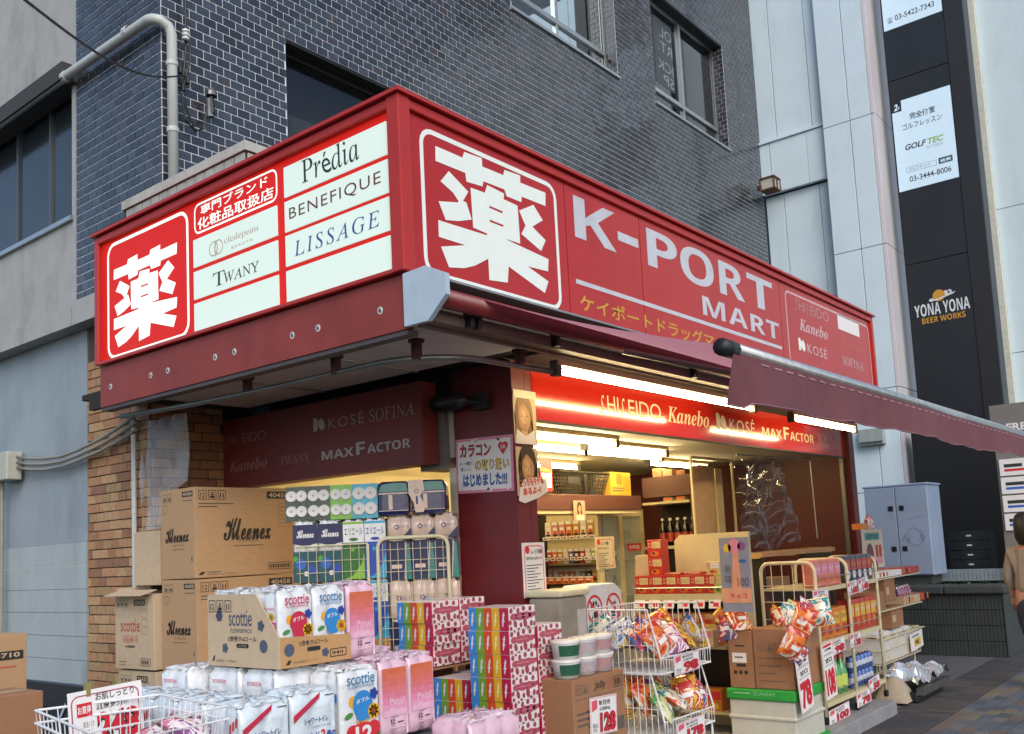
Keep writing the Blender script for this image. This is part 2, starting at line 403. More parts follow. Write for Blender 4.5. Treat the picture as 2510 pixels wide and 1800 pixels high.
# concrete band under the tiles and orange brick-tile base
band = MB().use(concrete); band.box(-.04, .3, .3, 1.25, 3.41, 3.598); band.build('concrete_band', TB)
bb = MB().use(mt('brick_mortar', '4e443c', .95, var=.15)); bb.box(.1,.34,.36,1.27,0,3.41).box(.341,1.0,.36,.6,0,3.0); bb = bb.build('brick_wall', TB)
bc = {}
for j in range(44):
    z = .03+j*.0705; y = .365-(j*37 % 10)/10*.23
    while y < 1.26:
        a, c = max(y, .365), min(y+.222, 1.262)
        if c-a > .03:
            full = c-a > .2 and rnd.random() < .35
            for (p, q) in (((a, a+(c-a)/2-.004), (a+(c-a)/2+.004, c)) if full else ((a, c),)):
                key = (round(q-p, 3), rnd.randrange(6))
                if key not in bc: m_ = MB().use(BRICKS[key[1]]); m_.box(-.012, 0, 0, key[0], 0, .062); bc[key] = m_.mesh('brick')
                if z+.062 < 3.40: link('brick', bc[key], bb, (.1, p, z+rnd.uniform(-.001,.001)))
        y += .232
    x_ = .105-(j*53 % 10)/10*.23
    while x_ < .7 and j > 20:
        a, c = max(x_, .105), min(x_+.222, .7)
        if c-a > .03:
            key = ('r', round(c-a, 2), rnd.randrange(6))
            if key not in bc: m_ = MB().use(BRICKS[key[2]]); m_.box(0, key[1], -.01, 0, 0, .062); bc[key] = m_.mesh('brick')
            if z+.062 < 2.98: link('brick', bc[key], bb, (a, .36, z))
        x_ += .232

# ================================================================= GREY BUILDING ON THE LEFT
GB = thing('grey_building', 'grey rendered building with dark sliding windows beside the blue tiled corner', 'building', (.4, 4.05, 0))
b = MB().use(concrete)
holes = [(.06, 2.4, 4.32, 5.55)]
strips(b, .0, 6, 3.41, 9, holes, lambda a, c, z0, z1: b.box(0, .3, a, c, z0, z1))
b.box(-.04, -.001, -.0, 6, 3.41, 3.56)
b.build('wall', GB)
w = MB().use(mt('bronze_frame', '5d6468', .4, .5)); w.box(.1,.14,.06,2.4,4.32,4.36).box(.1,.14,.06,2.4,5.5,5.55)
for y in (.06, .62, 1.24, 1.85, 2.36): w.box(.095,.145,y,y+.035,4.36,5.5)
w.use(alu).box(-.03,.095,.03,2.43,4.285,4.322); w = w.build('window', GB)
for y in (.06,.62,1.24,1.85): p = MB().use(mt('dim_window_glass','2b3236',.12,var=.25,scale=2,spec=.7)); p.box(.115,.12,y+.035,y+.58,4.36,5.5); p.build('pane', w)
hd = MB().use(mt('dark_box_gutter','3a3b39',.7)); hd.box(-.12,.09,-.02,2.6,5.42,5.56); hd.build('window_hood', GB)
sh = MB().use(mt('shutter_blue_grey', '8f9aa2', .5, var=.08, scale=3, stain=.25)); sh.box(.1,.16,.02,6,1.72,3.41)
sh = sh.build('shutter_box', GB)
sp = MB().use(mt('shutter_panel_paint', 'a3adb0', .45, var=.06, scale=3, stain=.3)); sp.box(-.012,.05,0,5.9,0,.18)
spm = sp.mesh('shutter_panel')
for i in range(6): link('shutter_panel', spm, sh, (.1, .02, .62+i*.1835))
ba = MB().use(mt('black_stone_base','24272b',.5,var=.2)); ba.box(.08,.2,.02,6,.42,.6).box(.09,.2,.02,6,0,.41); ba.build('base', GB)
gm = mt('graffiti_paint','9fb1c4',.5,var=.1)
gf = Face((.48, 4.4, .12), *LEFT)
for l in ([(.08,.3),(.1,.02)],[(.08,.3),(.16,.1)],[(.16,.1),(.22,.33)],[(.22,.33),(.27,.06)],[(.27,.06),(.34,.3)],[(.34,.3),(.42,.02)],[(.12,.0),(.5,.12)],[(.3,.02),(.5,.2)],[(-.1,.2),(.02,.34)]):
    (x0,y0),(x1,y1) = l; d = Vector((y0-y1, x1-x0)).normalized()*.014
    gf.poly([(x0-d.x,y0-d.y),(x1-d.x,y1-d.y),(x1+d.x,y1+d.y),(x0+d.x,y0+d.y)], gm, rnd.randrange(5))
gf = gf.build('graffiti', GB); gf.parent = GB; gf.location = Vector((-.4,-4.05,0))
# ================================================================= WHITE BUILDING ON THE RIGHT
WB = thing('white_panel_building', 'white metal panel building rising beyond the tiled facade', 'building', (11.05, 0, 0))
wp = mt('white_metal_panel', 'd0e2ec', .35, var=.03, scale=2, stain=.1)
wp2 = mt('white_metal_panel_warm', 'd0ccd0', .35, var=.03, scale=2)
joint = mt('panel_joint', '5b646c', .8)
core = MB().use(joint); core.box(.13,3,1.7,2.9,0,13).box(-.08,3,.97,1.695,0,13); core.build('wall_core', WB)
def panel(x0,x1,y0,y1,z0,z1,m=wp,name='wall_panel'):
    o = MB().use(m); o.box(x0,x1,y0,y1,z0,z1); return o.build(name, WB, bevel=.004)
for (a, c) in ((1.69,1.89),(1.9,2.47),(2.48,2.775)):
    panel(.0,.06,a,c,7.83,12.9); panel(.08,.13,a,c,3.0,6.93)
for (a, c) in ((1.69,1.995),(2.0,2.60),(2.61,2.775)): panel(-.03,.05,a,c,6.95,7.78)
panel(-.06,.05,1.69,2.775,7.785,7.825,wp,'ledge')
for z0, z1 in ((0,2.05),(2.06,3.55),(3.56,5.68),(5.69,7.68),(7.69,9.9),(9.91,12.9)):
    for a, c in ((.96,1.265),(1.275,1.68)): panel(-.14,-.085,a,c,z0,z1)
    o = MB().use(wp2); o.box(-.14,.9,.90,.955,z0,z1); o.build('wall_panel', WB, bevel=.004)
OB = thing('far_office_building', 'pale blue panelled office flank behind the black sign tower', 'building', (14, 0, 0))
c_ = MB().use(joint); c_.box(.05,.6,-8,.3,0,16); c_.build('wall_core', OB)
for i, z in enumerate((-.6,1.85,4.29,6.73,9.15,11.6)):
    for a, c in ((-.02,-2.4),(-2.41,-4.8),(-4.81,-7.9)):
        o = MB().use(wp); o.box(.0,.05,c,a,max(z,0),z+2.43); o.build('wall_panel', OB, bevel=.004)
o = MB().use(mt('cream_edge_trim','cfd0c4',.6,var=.1,stain=.2)); o.box(-.14,.0,-.02,.16,3.0,16); o.build('edge_trim', OB)
# ================================================================= DRUGSTORE SHELL
DS = thing('drugstore', 'red fronted corner drugstore room open to both streets', 'shop', (0, 0, 0))
ceilm = mt('shop_ceiling', 'b3b0a4', .8, var=.05)
inw = mt('cream_wall', 'c9bf9c', .8, var=.05, scale=3)
soff = mt('soffit_board', 'bab8be', .7, var=.1, scale=3, stain=.2)
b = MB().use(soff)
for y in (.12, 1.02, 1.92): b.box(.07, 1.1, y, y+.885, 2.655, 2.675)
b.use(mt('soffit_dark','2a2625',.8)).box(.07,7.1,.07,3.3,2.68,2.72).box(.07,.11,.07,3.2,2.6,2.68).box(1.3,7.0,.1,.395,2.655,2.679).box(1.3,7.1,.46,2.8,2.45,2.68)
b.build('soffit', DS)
for y in (1.0,1.905): b = MB().use(alu); b.box(.3,1.1,y,y+.02,2.645,2.654); b.build('soffit_trim', DS)
b = MB().use(darkred); b.box(1.29,1.418,.4,.88,.12,2.65).box(1.424,1.49,.402,.88,.12,2.65); b.build('corner_pillar', DS)
b = MB().use(darkred); b.box(7.02,7.16,.36,.6,.12,2.66); b.use(steel).box(6.93,6.95,.41,.45,.12,2.29); b.build('right_pillar', DS)
b = MB().use(mt('cream_door_frame','cfc8b2',.45,var=.06)); b.box(1.285,1.35,.882,.938,.12,2.03); b.build('door_frame', DS)
b = MB().use(mt('shutter_housing','85827e',.5,.4,var=.12,scale=6)); b.box(1.26,1.5,.94,1.17,2.03,2.5); b.use(black).box(1.24,1.5,.94,1.17,2.5,2.64); b.build('shutter_housing', DS)
b = MB().use(ceilm); b.box(1.5,7.0,.45,3.4,2.33,2.44).box(1.3,1.5,.9,3.4,2.1,2.44); b.build('ceiling', DS)
b = MB().use(inw); b.box(1.3,7.1,3.3,3.4,.1,2.33); b.build('back_wall', DS)
b = MB().use(mt('maroon_wall_sheet','5a2428',.5,var=.12,scale=3)); b.box(6.95,7.02,.46,3.3,.12,2.33); b.build('side_wall', DS)
b = MB().use(mt('vinyl_floor','8b8478',.4,var=.1)); b.box(1.3,7.0,.42,3.3,.05,.121); b.build('floor', DS)
b = MB().use(darkred); b.box(1.31,7.0,.425,.46,2.301,2.63); b.build('header', DS)

# ================================================================= THE BIG CORNER SIGN
KG = dict(
 G=[(.003,.934),(.223,.934),(.241,.988),(.394,1),(.395,.931),(.585,.935),(.598,.985),(.75,.997),(.746,.933),(1,.94),(.992,.818),(.754,.814),(.747,.763),(.607,.763),(.589,.814),(.398,.81),(.389,.763),(.249,.749),(.242,.817),(0,.815)],
 L=[(.104,.776),(.261,.671),(.212,.577),(.24,.577),(.28,.452),(.163,.4),(.062,.374),(.011,.503),(.17,.551),(.174,.563),(.13,.616),(.033,.668)],
 R=[(.867,.783),(.956,.677),(.844,.583),(.975,.505),(.922,.393),(.731,.483),(.776,.57),(.721,.681)],
 B=[(.282,.713),(.406,.717),(.43,.791),(.583,.777),(.577,.726),(.708,.719),(.715,.394),(.583,.391),(.581,.359),(.411,.361),(.412,.38),(.289,.391)],
 T=[(.001,.352),(.407,.365),(.408,.384),(.581,.41),(.58,.387),(.993,.342),(.982,.23),(.776,.217),(.98,.141),(.936,.028),(.592,.163),(.576,.023),(.409,0),(.408,.174),(.291,.084),(.198,.037),(.072,.007),(.014,.151),(.214,.224),(0,.223)])
KH = [[(.442,.623),(.561,.618),(.56,.599),(.441,.604)],[(.436,.506),(.562,.504),(.56,.485),(.438,.488)]]
def kanji(f, x, y, w, h, m, lay):
    sc = lambda P: [(x+a*w, y+c*h) for a, c in P]
    for i, k in enumerate('GLRBT'): f.poly(sc(KG[k]), m, lay+(i == 4), holes=[sc(q) for q in KH] if k == 'B' else ())
lit = mt('backlit_white', 'aab3ac', .35, var=.05, scale=3, emit=.38, ecol='dcf2e6')
litk = mt('backlit_white_strong', 'c8cec8', .3, var=0, emit=.55, ecol='e4fbee')
litred = mt('backlit_red', 'a01510', .45, var=0, emit=.36, ecol='e02214', spec=.2)
redgloss = mt('red_acrylic', 'b3261f', .2, var=.07, scale=2, spec=.4, stain=.18)
lett = mt('white_vinyl', 'c4c8d0', .35, var=.06, stain=.15)
lettw = mt('pale_lit_vinyl', 'd3d9d4', .35, var=.03, emit=.12, ecol='e6f3e4')
SG = thing('store_sign', 'big red wraparound light box sign with white medicine character over the shop corner', 'shop sign', (0, 0, 0))
b = MB().use(redpaint)
b.box(-.02,.2,2.90,2.95,2.865,3.75).box(-.02,.2,.06,2.90,3.70,3.75).box(-.02,.2,.06,2.90,2.86,2.885)      # left wing rim
b.box(-.025,.06,-.025,.06,2.86,3.755)                                                                    # corner post
b.box(.06,6.93,-.02,.2,3.70,3.75).box(6.93,6.98,-.02,.2,2.86,3.75).box(.06,6.93,-.02,.2,2.80,2.86)
b.box(.06,.2,.2,2.9,2.9,3.69).box(.2,6.93,.03,.2,2.87,3.69)
b.build('frame', SG, bevel=.006)
b = MB().use(redpaint); b.box(-.045,.25,-.045,2.97,3.756,3.775).box(.25,7.0,-.045,.25,3.756,3.775); b.build('top_flashing', SG)
b = MB().use(litred); b.box(.012,.058,.062,2.898,2.886,3.698); b.build('left_face', SG)
for (x0, x1) in ((.062,1.393),(1.401,2.262),(2.27,4.575),(4.583,6.928)):
    b = MB().use(redgloss); b.box(x0,x1,.004,.028,2.862,3.698); b.build('face_panel', SG)
# left wing: character, plates
f = Face((.012, 2.95, 2.86), *LEFT); X = lambda Y: 2.95-Y
f.rrect(X(2.83), .025, .975, .795, .09, .022, litk, 1)
kanji(f, X(2.745), .09, .765, .58, litk, 2)
f.rrect(X(1.79), .63, .815, .19, .05, .012, litk, 1)
f.text('専門ブランド', X(1.72), .738, .66, .062, litk, 2, fat=.012); f.text('化粧品取扱店', X(1.755), .652, .745, .072, litk, 2, fat=.014)
f.build('character_and_heading', SG)
pl = MB().use(lit); pl.box(-.004,.004,-.815,0,0,.171); plm = pl.mesh('light_plate')
for Y, zs in ((1.793, (3.287,3.088,2.891)), (.907, (3.481,3.284,3.091,2.893))):
    for z in zs: link('light_plate', plm, SG, (.007, Y, z))
grn = mt('faded_rose_ink', 'b89a8c', .5, var=0); blu = mt('blue_ink', '35569a', .5, var=0); dkg = mt('dark_green_ink', '26302f', .5, var=0); brn = mt('brown_ink', '6b3a35', .5, var=0)
f = Face((.002, 2.95, 2.86), *LEFT)
f.text(ital('Pr')+'é'+ital('dia'), X(.75), .655, .46, .135, dkg, 0, shear=-.28)
f.cut('brand_lettering', SG); f.text('BENEFIQUE', X(.866), .475, .725, .075, brn, 0, space=1.15)
f.cut('brand_lettering', SG); f.text(ital('LISSAGE'), X(.828), .268, .665, .085, blu, 0, shear=-.12, space=1.25)
f.cut('brand_lettering', SG); f.text(ital('T'), X(1.59), .262, .12, .082, dkg, 0, shear=-.26); f.text(ital('WANY'), X(1.485), .262, .34, .062, dkg, 0, shear=-.26)
f.cut('brand_lettering', SG); f.text(ital('cledepeau'), X(1.47), .487, .33, .05, grn, 0, shear=-.2); f.text('BEAUTE', X(1.40), .45, .2, .016, grn, 0, space=1.4)
for dx in (-.045, .045): f.ring(X(1.555)+dx*.55, .495, .045, .006, grn, 0)
f.rect(X(1.558), .44, .006, .1, grn, 1)
f.build('brand_lettering', SG)
# right wing
f = Face((0, .004, 2.86), *FRONT); Z = lambda z: z-2.86
f.rrect(.147, .018, 1.165, .775, .09, .026, lettw, 0)
kanji(f, .26, .082, .945, .678, lettw, 1)
f.text(bold('K'), 1.49, .52, .47, .265, lett, 1); f.rect(1.985,.61,.255,.06,lett,1)
for c, x, w in (('P',2.355,.42),('O',2.82,.52),('R',3.43,.44),('T',3.93,.5)): f.text(bold(c), x, .52-(.006 if c == 'O' else 0), w, .265+(.012 if c == 'O' else 0), lett, 1)
f.text(bold('MART'), 3.12, .30, 1.39, .145, lett, 1, space=1.08)
f.rect(1.472, .222, 3.075, .028, lett, 1)
f.text('ケイポートドラッグマート', 1.5, .06, 2.1, .105, mt('yellow_vinyl','cfa02c',.4,var=.03), 1, fat=.01)
f.build('shop_name_lettering', SG)
ros = mt('faded_pink_vinyl','b5868c',.4,var=.1); ros2 = mt('pale_pink_vinyl','d0b4b4',.4,var=.05); orv = mt('worn_orange_vinyl','c77a5a',.5,var=.2,scale=40)
def shiseido(f, x, y, w, h, m):
    k = w/.86; f.text('S', x, y-h*.12, .055*k, h*1.12, m, shear=.45); f.text('HI', x+.095*k, y, .15*k, h, m); f.text('S', x+.275*k, y-h*.12, .055*k, h*1.12, m, shear=.45); f.text('EIDO', x+.38*k, y, .48*k, h, m, space=.95)
def kose(f, x, y, h, m, m2, wt):
    f.disc(x+h*.3, y+h*.5, h*.27, m, 1, 14, ry=h*.5); f.rect(x+h*.03, y, h*.27, h*.98, m, 0)
    f.disc(x+h*.95, y+h*.45, h*.36, m, 1, 14, ry=h*.45, rot=.4)
    f.text('KOSÉ', x+h*1.75, y, wt, h*.95, m2, 1, space=1.2)
f = Face((0, .004, 2.86), *FRONT)
f.rrect(4.70, .02, 2.18, .765, .07, .018, ros2, 0)
f.cut('brand_frame', SG); shiseido(f, 4.91, .645, .82, .095, ros)
f.cut('brand_lettering', SG); f.text(bital('Kanebo'), 4.975, .462, .69, .115, ros2, 1)
f.cut('brand_lettering', SG); kose(f, 4.925, .272, .115, lettw, ros2, .48)
f.cut('brand_lettering', SG); f.rect(5.975, .625, .61, .15, paperw, 0)
f.cut('blank_plate', SG); f.text(ital('Twany'), 6.03, .43, .52, .1, orv, 1, shear=-.2); f.text(ital('SOFINA'), 6.02, .275, .59, .085, ros2, 1, shear=-.2)
f.build('brand_lettering', SG)
b = MB().use(redflat); b.box(.012,.05,.0,2.93,2.58,2.852); b.build('fascia_board', SG)
bo = MB().use(steel); bo.lathe([(0,-.004),(.009,-.004),(.013,0)], n=10, axis='x'); bo.use(ink).lathe([(0,-.005),(.004,-.005)], n=6, axis='x'); bo.use(mt('bolt_washer','c9c9c4',.4)).lathe([(.012,-.002),(.02,-.001),(.02,0)], n=12, axis='x'); bo = bo.mesh('bolt')
for Y in (.189,.664,.879,1.407,1.598,2.104,2.302,2.798): link('bolt', bo, SG, (.012, Y, 2.705))
b = MB().use(mt('under_sign_rail','57504f',.6,.3)); b.box(.02,.09,.01,2.93,2.555,2.578); b.build('bottom_rail', SG)

# ================================================================= INNER SIGNBOARDS
IB = thing('front_signboard', 'glossy red signboard with cosmetics brand names above the shop opening, lit by the tubes', 'signboard', (0, .4, 2.30))
b = MB().use(mt('red_gloss_board','c0281a',.14,var=.03,coat=.6)); b.box(1.49,7.015,-.001,.024,.0,.33); b.build('board', IB)
b = MB().use(mt('dark_edge_strip','2b1f1d',.5)); b.box(1.49,7.015,-.004,.02,-.016,-.001); b.build('edge_strip', IB)
crl = mt('cream_vinyl','d8c9a2',.4,var=.03)
f = Face((0,-.001,0), *FRONT)
shiseido(f, 2.26, .11, .83, .12, crl); f.cut('lettering', IB); f.text(bital('Kanebo'), 3.18, .105, .69, .13, crl, 1); f.cut('lettering', IB); kose(f, 4.0, .105, .14, crl, crl, .5)
f.cut('lettering', IB); f.text(bold('MAX'), 4.9, .10, .44, .085, crl, 1); f.text(bold('F'), 5.38, .10, .13, .12, crl, 1); f.text(bold('ACTOR'), 5.53, .10, .6, .085, crl, 1); f.cut('lettering', IB); f.text(ital('SOFINA'), 6.24, .11, .56, .1, ros2, 1, shear=-.2)
f.build('lettering', IB)
SB = thing('side_signboard', 'dull red signboard with faint cosmetics brand names above the toilet paper cage', 'signboard', (1.1, 0, 2.06))
b = MB().use(mt('dull_red_board','6f2d2c',.5,var=.12,scale=4,stain=.2)); b.box(0,.15,.99,3.17,0,.53); b.build('board', SB)
gv = mt('grey_vinyl','8d8685',.45,var=.05); gv2 = mt('dim_vinyl','8f6a6a',.5,var=.1); gv3 = mt('bright_grey_vinyl','a9a6a6',.45)
f = Face((0,3.17,0), *LEFT); X = lambda Y: 3.17-Y
kose(f, X(2.05), .325, .095, gv3, gv, .36); f.cut('lettering', SB); f.text(ital('SOFINA'), X(1.47), .32, .42, .085, gv, 1, shear=-.2)
f.cut('lettering', SB); f.text(bold('MAX'), X(1.966), .115, .33, .06, gv3, 1); f.text(bold('F'), X(1.61), .115, .09, .085, gv3, 1); f.text(bold('ACTOR'), X(1.5), .115, .405, .06, gv3, 1)
f.cut('lettering', SB); f.text(ital('TWANY'), X(2.435), .12, .34, .065, gv2, 1, shear=-.26); f.cut('lettering', SB); f.text(bital('Kanebo'), X(3.056), .125, .47, .085, gv2, 1); f.cut('lettering', SB); shiseido(f, X(3.11), .335, .52, .07, gv2)
f.build('lettering', SB)

# ================================================================= AWNING
AW = thing('awning', 'maroon roll-out canvas awning with front bar and hanging valance over the shop front', 'awning', (0, 0, 0))
pm_ = MB().use(mt('pale_blue_cap','aebfcd',.45,var=.05,stain=.12)); pm_.prism([(0,2.585),(.155,2.585),(.277,2.69),(.277,2.79),(.15,2.852),(0,2.845)], (-.012,0,0), (0,-1,0), (0,0,1), .03); pm_.build('end_plate', AW)
b = MB().use(mt('awning_hood','8f9095',.5,.3,stain=.3)); b.box(.02,7.0,-.17,-.03,2.80,2.812); b.build('hood', AW)
b = MB().use(mt('maroon_metal','6e2428',.35,var=.06)); b.tube([(.03,-.2,2.695),(7.0,-.2,2.695)], .048, 12); b.build('roller', AW, smooth=True)
b = MB().use(mt('mounting_beam','6f5f52',.6,var=.15)); b.box(.06,7.0,-.13,-.06,2.60,2.66).box(.05,7.0,-.06,-.03,2.585,2.80); b.build('mounting_beam', AW)
for x in (.28,.34,1.0,2.6,4.4): b = MB().use(black); b.box(x,x+.03,-.17,-.12,2.60,2.69); b.build('bracket', AW)
cvm = mt('maroon_canvas', '6d4047', .8, var=.08, scale=5, stain=.12)
nt = cvm.node_tree; pb = nt.nodes['Principled BSDF']; tl = nt.nodes.new('ShaderNodeBsdfTranslucent'); tl.inputs[0].default_value = S('c98a98'); mxs = nt.nodes.new('ShaderNodeMixShader'); mxs.inputs[0].default_value = .6
nt.links.new(pb.outputs[0], mxs.inputs[1]); nt.links.new(tl.outputs[0], mxs.inputs[2]); nt.links.new(mxs.outputs[0], nt.nodes['Material Output'].inputs[0])
XB0, XB1 = .46, 7.3
b = MB().use(cvm)
b.sheet(lambda s, t: (.30*(1-t)+XB0*t+s*(XB1-.45)*1.0 if s < 1 else XB1-.1, -.205-t*1.215, 2.735-t*.425-.055*math.sin(math.pi*t)*(.4+.6*math.sin(math.pi*min(1, s*1.0)))), 24, 10); b.build('canvas', AW, smooth=True)
b = MB().use(mt('brushed_bar','b3b4b2',.25,.7,var=.2,scale=20)); b.tube([(XB0,-1.42,2.30),(XB1,-1.425,2.30)], .034, 12); b.build('front_bar', AW, smooth=True)
b = MB().use(black); b.tube([(XB0-.03,-1.42,2.30),(XB0+.09,-1.42,2.30)], .038, 10); b.build('bar_end_cap', AW, smooth=True)
def val(s, t):
    x = XB0+.03+s*(XB1-XB0-.1); ph = s*60
    return (x, -1.448-.009*math.sin(ph*.6)*t-.012*math.sin(ph*.27+1)*t+(.06*(1-s*14)*t if s < .07 else 0), 2.288-t*(.205+.008*math.sin(ph*.23)+.004*math.sin(ph*.9)+.003*math.sin(ph*1.9)+ (.02 if s < .02 else 0)))
b = MB().use(mt('valance_canvas','6f4046',.85,var=.12,scale=6,stain=.25,bump=.2,bscale=40)); b.sheet(val, 110, 5); b = b.build('valance', AW, smooth=True)
hm = mt('valance_stitch','b58a90',.8,var=.3,scale=60); h = MB().use(hm)
for i in range(46):
    s0 = .04+i*.0205; p = Vector(val(s0, .13)); q = Vector(val(s0+.012, .13)); n_ = Vector((0,-.003,0)); h.quad(p+n_, q+n_, q+n_+Vector((0,0,-.006)), p+n_+Vector((0,0,-.006)))
h.build('stitching', b)
def hem(s): return Vector(val(s, 1))
b2 = MB().use(mt('valance_hem','8d6470',.8)); b2.tube([hem(i/110) for i in range(111)], .004, 4); b2.build('hem', b)
for x in (1.6, 5.2):
    b = MB().use(mt('arm_grey','6a6866',.45,.5)); b.tube([(x,-.22,2.64),(x+.75,-.82,2.45),(x+.1,-1.40,2.29)], .02, 6); b.build('folding_arm', AW)

# ================================================================= LIGHTS, RAIL, LAMP
tubein = mt('ceiling_tube_glow', 'ffffff', .4, var=0, emit=42, ecol='ffe3a4')
tubem = mt('fluorescent_tube', 'ffffff', .4, var=0, emit=24, ecol='ffe6ae')
def tube_light(label, p, L, group=None, m=None):
    t = thing('fluorescent_light', label, 'tube light', p, 0, group)
    b = MB().use(m or tubem); b.tube([(0,0,0),(L,0,0)], .016, 10); b.build('tube', t, smooth=True)
    b = MB().use(mt('lamp_socket','4c4a48',.5)); b.box(-.05,-.002,-.025,.025,-.03,.06); b.build('socket', t)
    b = MB().use(mt('lamp_socket','4c4a48',.5)); b.box(L+.002,L+.05,-.025,.025,-.03,.06); b.build('socket', t)
    b = MB().use(mt('lamp_batten','c9b58a',.4,var=.05)); b.box(-.04,L+.04,-.03,.03,.032,.062); b.build('batten', t)
    return t
tube_light('long glowing tube under the awning in front of the first brand names', (1.235,.0,2.51), 2.6)
tube_light('shorter glowing tube under the awning near the end of the signboard', (4.64,.0,2.49), 1.5)
for i, (x, y, L) in enumerate(((1.75,.78,1.25),(1.9,1.25,1.35),(2.95,1.0,1.2),(3.3,1.25,1.2),(2.2,2.2,2.3),(4.9,1.6,1.2))):
    tube_light('glowing ceiling tube inside the drugstore', (x,y,2.265), L, 'ceiling tubes inside the shop', tubein)
rl = thing('curtain_rail', 'grey curved curtain rail hung under the corner sign', 'rail', (0,0,0))
pts = [(.06,2.75,2.5),(.16,2.0,2.5),(.2,1.3,2.5),(.2,.8,2.5),(.2,.45,2.5)]+[(.2+.42*(1-math.cos(a*math.pi/12)), .45-.43*math.sin(a*math.pi/12), 2.5) for a in range(1,7)]+[(.75,.015,2.5),(1.16,.0,2.5)]
b = MB().use(steel); b.tube(pts, .017, 8); b.build('rail', rl, smooth=True)
for p in ((.2,1.55),(.2,.75),(.27,.2),(.9,.02)):
    b = MB().use(mt('rusty_bracket','4a2a26',.7,var=.2)); b.box(p[0]-.02,p[0]+.02,p[1]-.02,p[1]+.02,2.49,2.58).box(p[0]-.03,p[0]+.03,p[1]-.03,p[1]+.03,2.58,2.60); b.build('hanger', rl)
lp = thing('wall_spotlight', 'unlit black spotlight sticking out from the maroon corner pillar', 'spotlight', (1.29,.62,2.42))
b = MB().use(black); b.box(-.05,-.001,-.05,.05,-.05,.05); b.build('mount', lp)
b = MB().use(black); b.tube([(-.03,0,0),(-.08,.1,.01)], .02, 8); b.build('arm', lp)
b = MB().use(mt('lamp_shade_black','1b1d20',.3)); b.tube([(-.08,.08,.01),(-.085,.13,.015),(-.09,.22,.02),(-.095,.33,.022),(-.1,.38,.02)], [.03,.055,.06,.05,.01], 12); b.build('lamp_head', lp, smooth=True)
# clear plastic strip curtain at the far end and its post
pc = thing('plastic_curtain', 'cloudy plastic sheet hanging from a white post beside the brick wall', 'curtain', (.45, 3.27, 0))
b = MB().use(mt('post_white','c3c6c4',.4)); b.tube([(0,.02,.0),(0,.02,2.58)], .018, 8); b.build('post', pc)
film = mt('clear_film', 'c9d3da', .12, var=0, alpha=.34, spec=.8)
b = MB().use(film); b.sheet(lambda s, t: (.03+.018*math.sin(s*22)+.01*math.sin(t*9+s*5), -.02-s*(.50 if t > .6 else .62), 2.55-t*.79), 40, 20); b.build('sheet', pc, smooth=True)

# ================================================================= POSTERS AND NOTICES
pink = mt('pink_print','d98aa4',.5,var=.06); skin = mt('poster_skin','d1a873',.5,var=.06); hairb = mt('poster_hair','38251d',.5,var=.15); hairl = mt('poster_fair_hair','8f6a3f',.5,var=.2)
orange = mt('orange_print','d9702c',.5,var=.05); yel = mt('yellow_print','e0b93c',.5,var=.05); bluep = mt('blue_print','2f62b8',.5,var=.05); redp = mt('red_print','cf2a35',.5,var=.05); greenp = mt('green_print','4f9a3a',.5,var=.05); beige = mt('beige_print','cdbb97',.5,var=.05)
navy = mt('navy_print','252a52',.4,var=.05); teal = mt('teal_print','2f8f8c',.4,var=.05)
def sheetthing(name, label, cat, o, fr, w, h, m, tilt=0, group=None, t=.003):
    """a flat printed sheet: thing with body + Face to print on (local u right, v up)"""
    e = thing(name, label, cat, o, 0, group)
    u, v = Vector(fr[0]), Vector(fr[1]); n = u.cross(v)
    if tilt: u2_ = u*math.cos(tilt)+v*math.sin(tilt); v = v*math.cos(tilt)-u*math.sin(tilt); u = u2_
    b = MB().use(m); c = u*w/2+v*h/2+n*t*.5; b.obox(c, u*w/2, v*h/2, n*t/2); b.build('sheet', e)
    return e, Face(n*t, u, v)
e, f = sheetthing('poster', 'pink bordered contact lens poster with red, yellow and blue lettering on the maroon pillar', 'poster', (1.289,.886,1.862), LEFT, .47, .345, pink, -.03)
f.rect(.018,.018,.434,.309,paperw,0)
for i in range(14): f.disc(rnd.uniform(.03,.44), rnd.choice((.02,.325))+rnd.uniform(-.006,.006), .012, paperw, 1, 8)
f.text('カラコン', .035, .225, .26, .085, ink, 1, fat=.045); f.text('カラコン', .035, .225, .26, .085, redp, 2, fat=.01)
f.disc(.375,.283,.022,redp,1); f.disc(.41,.283,.022,redp,1); f.poly([(.354,.275),(.431,.275),(.392,.225)],redp,2); f.text('58', .373,.262,.038,.026,paperw,3,fat=.02)
f.text('の取り扱い', .16, .135, .28, .075, ink, 1, fat=.045); f.text('の取り扱い', .16, .135, .28, .075, yel, 2, fat=.01)
f.text('ネット感覚で', .03, .175, .115, .025, ink, 1, fat=.015); f.text('楽しく♪', .04, .14, .09, .025, ink, 1, fat=.015)
f.text('はじめました!!!', .06, .04, .36, .08, ink, 1, fat=.045); f.text('はじめました!!!', .06, .04, .36, .08, bluep, 2, fat=.01)
f.build('print', e)
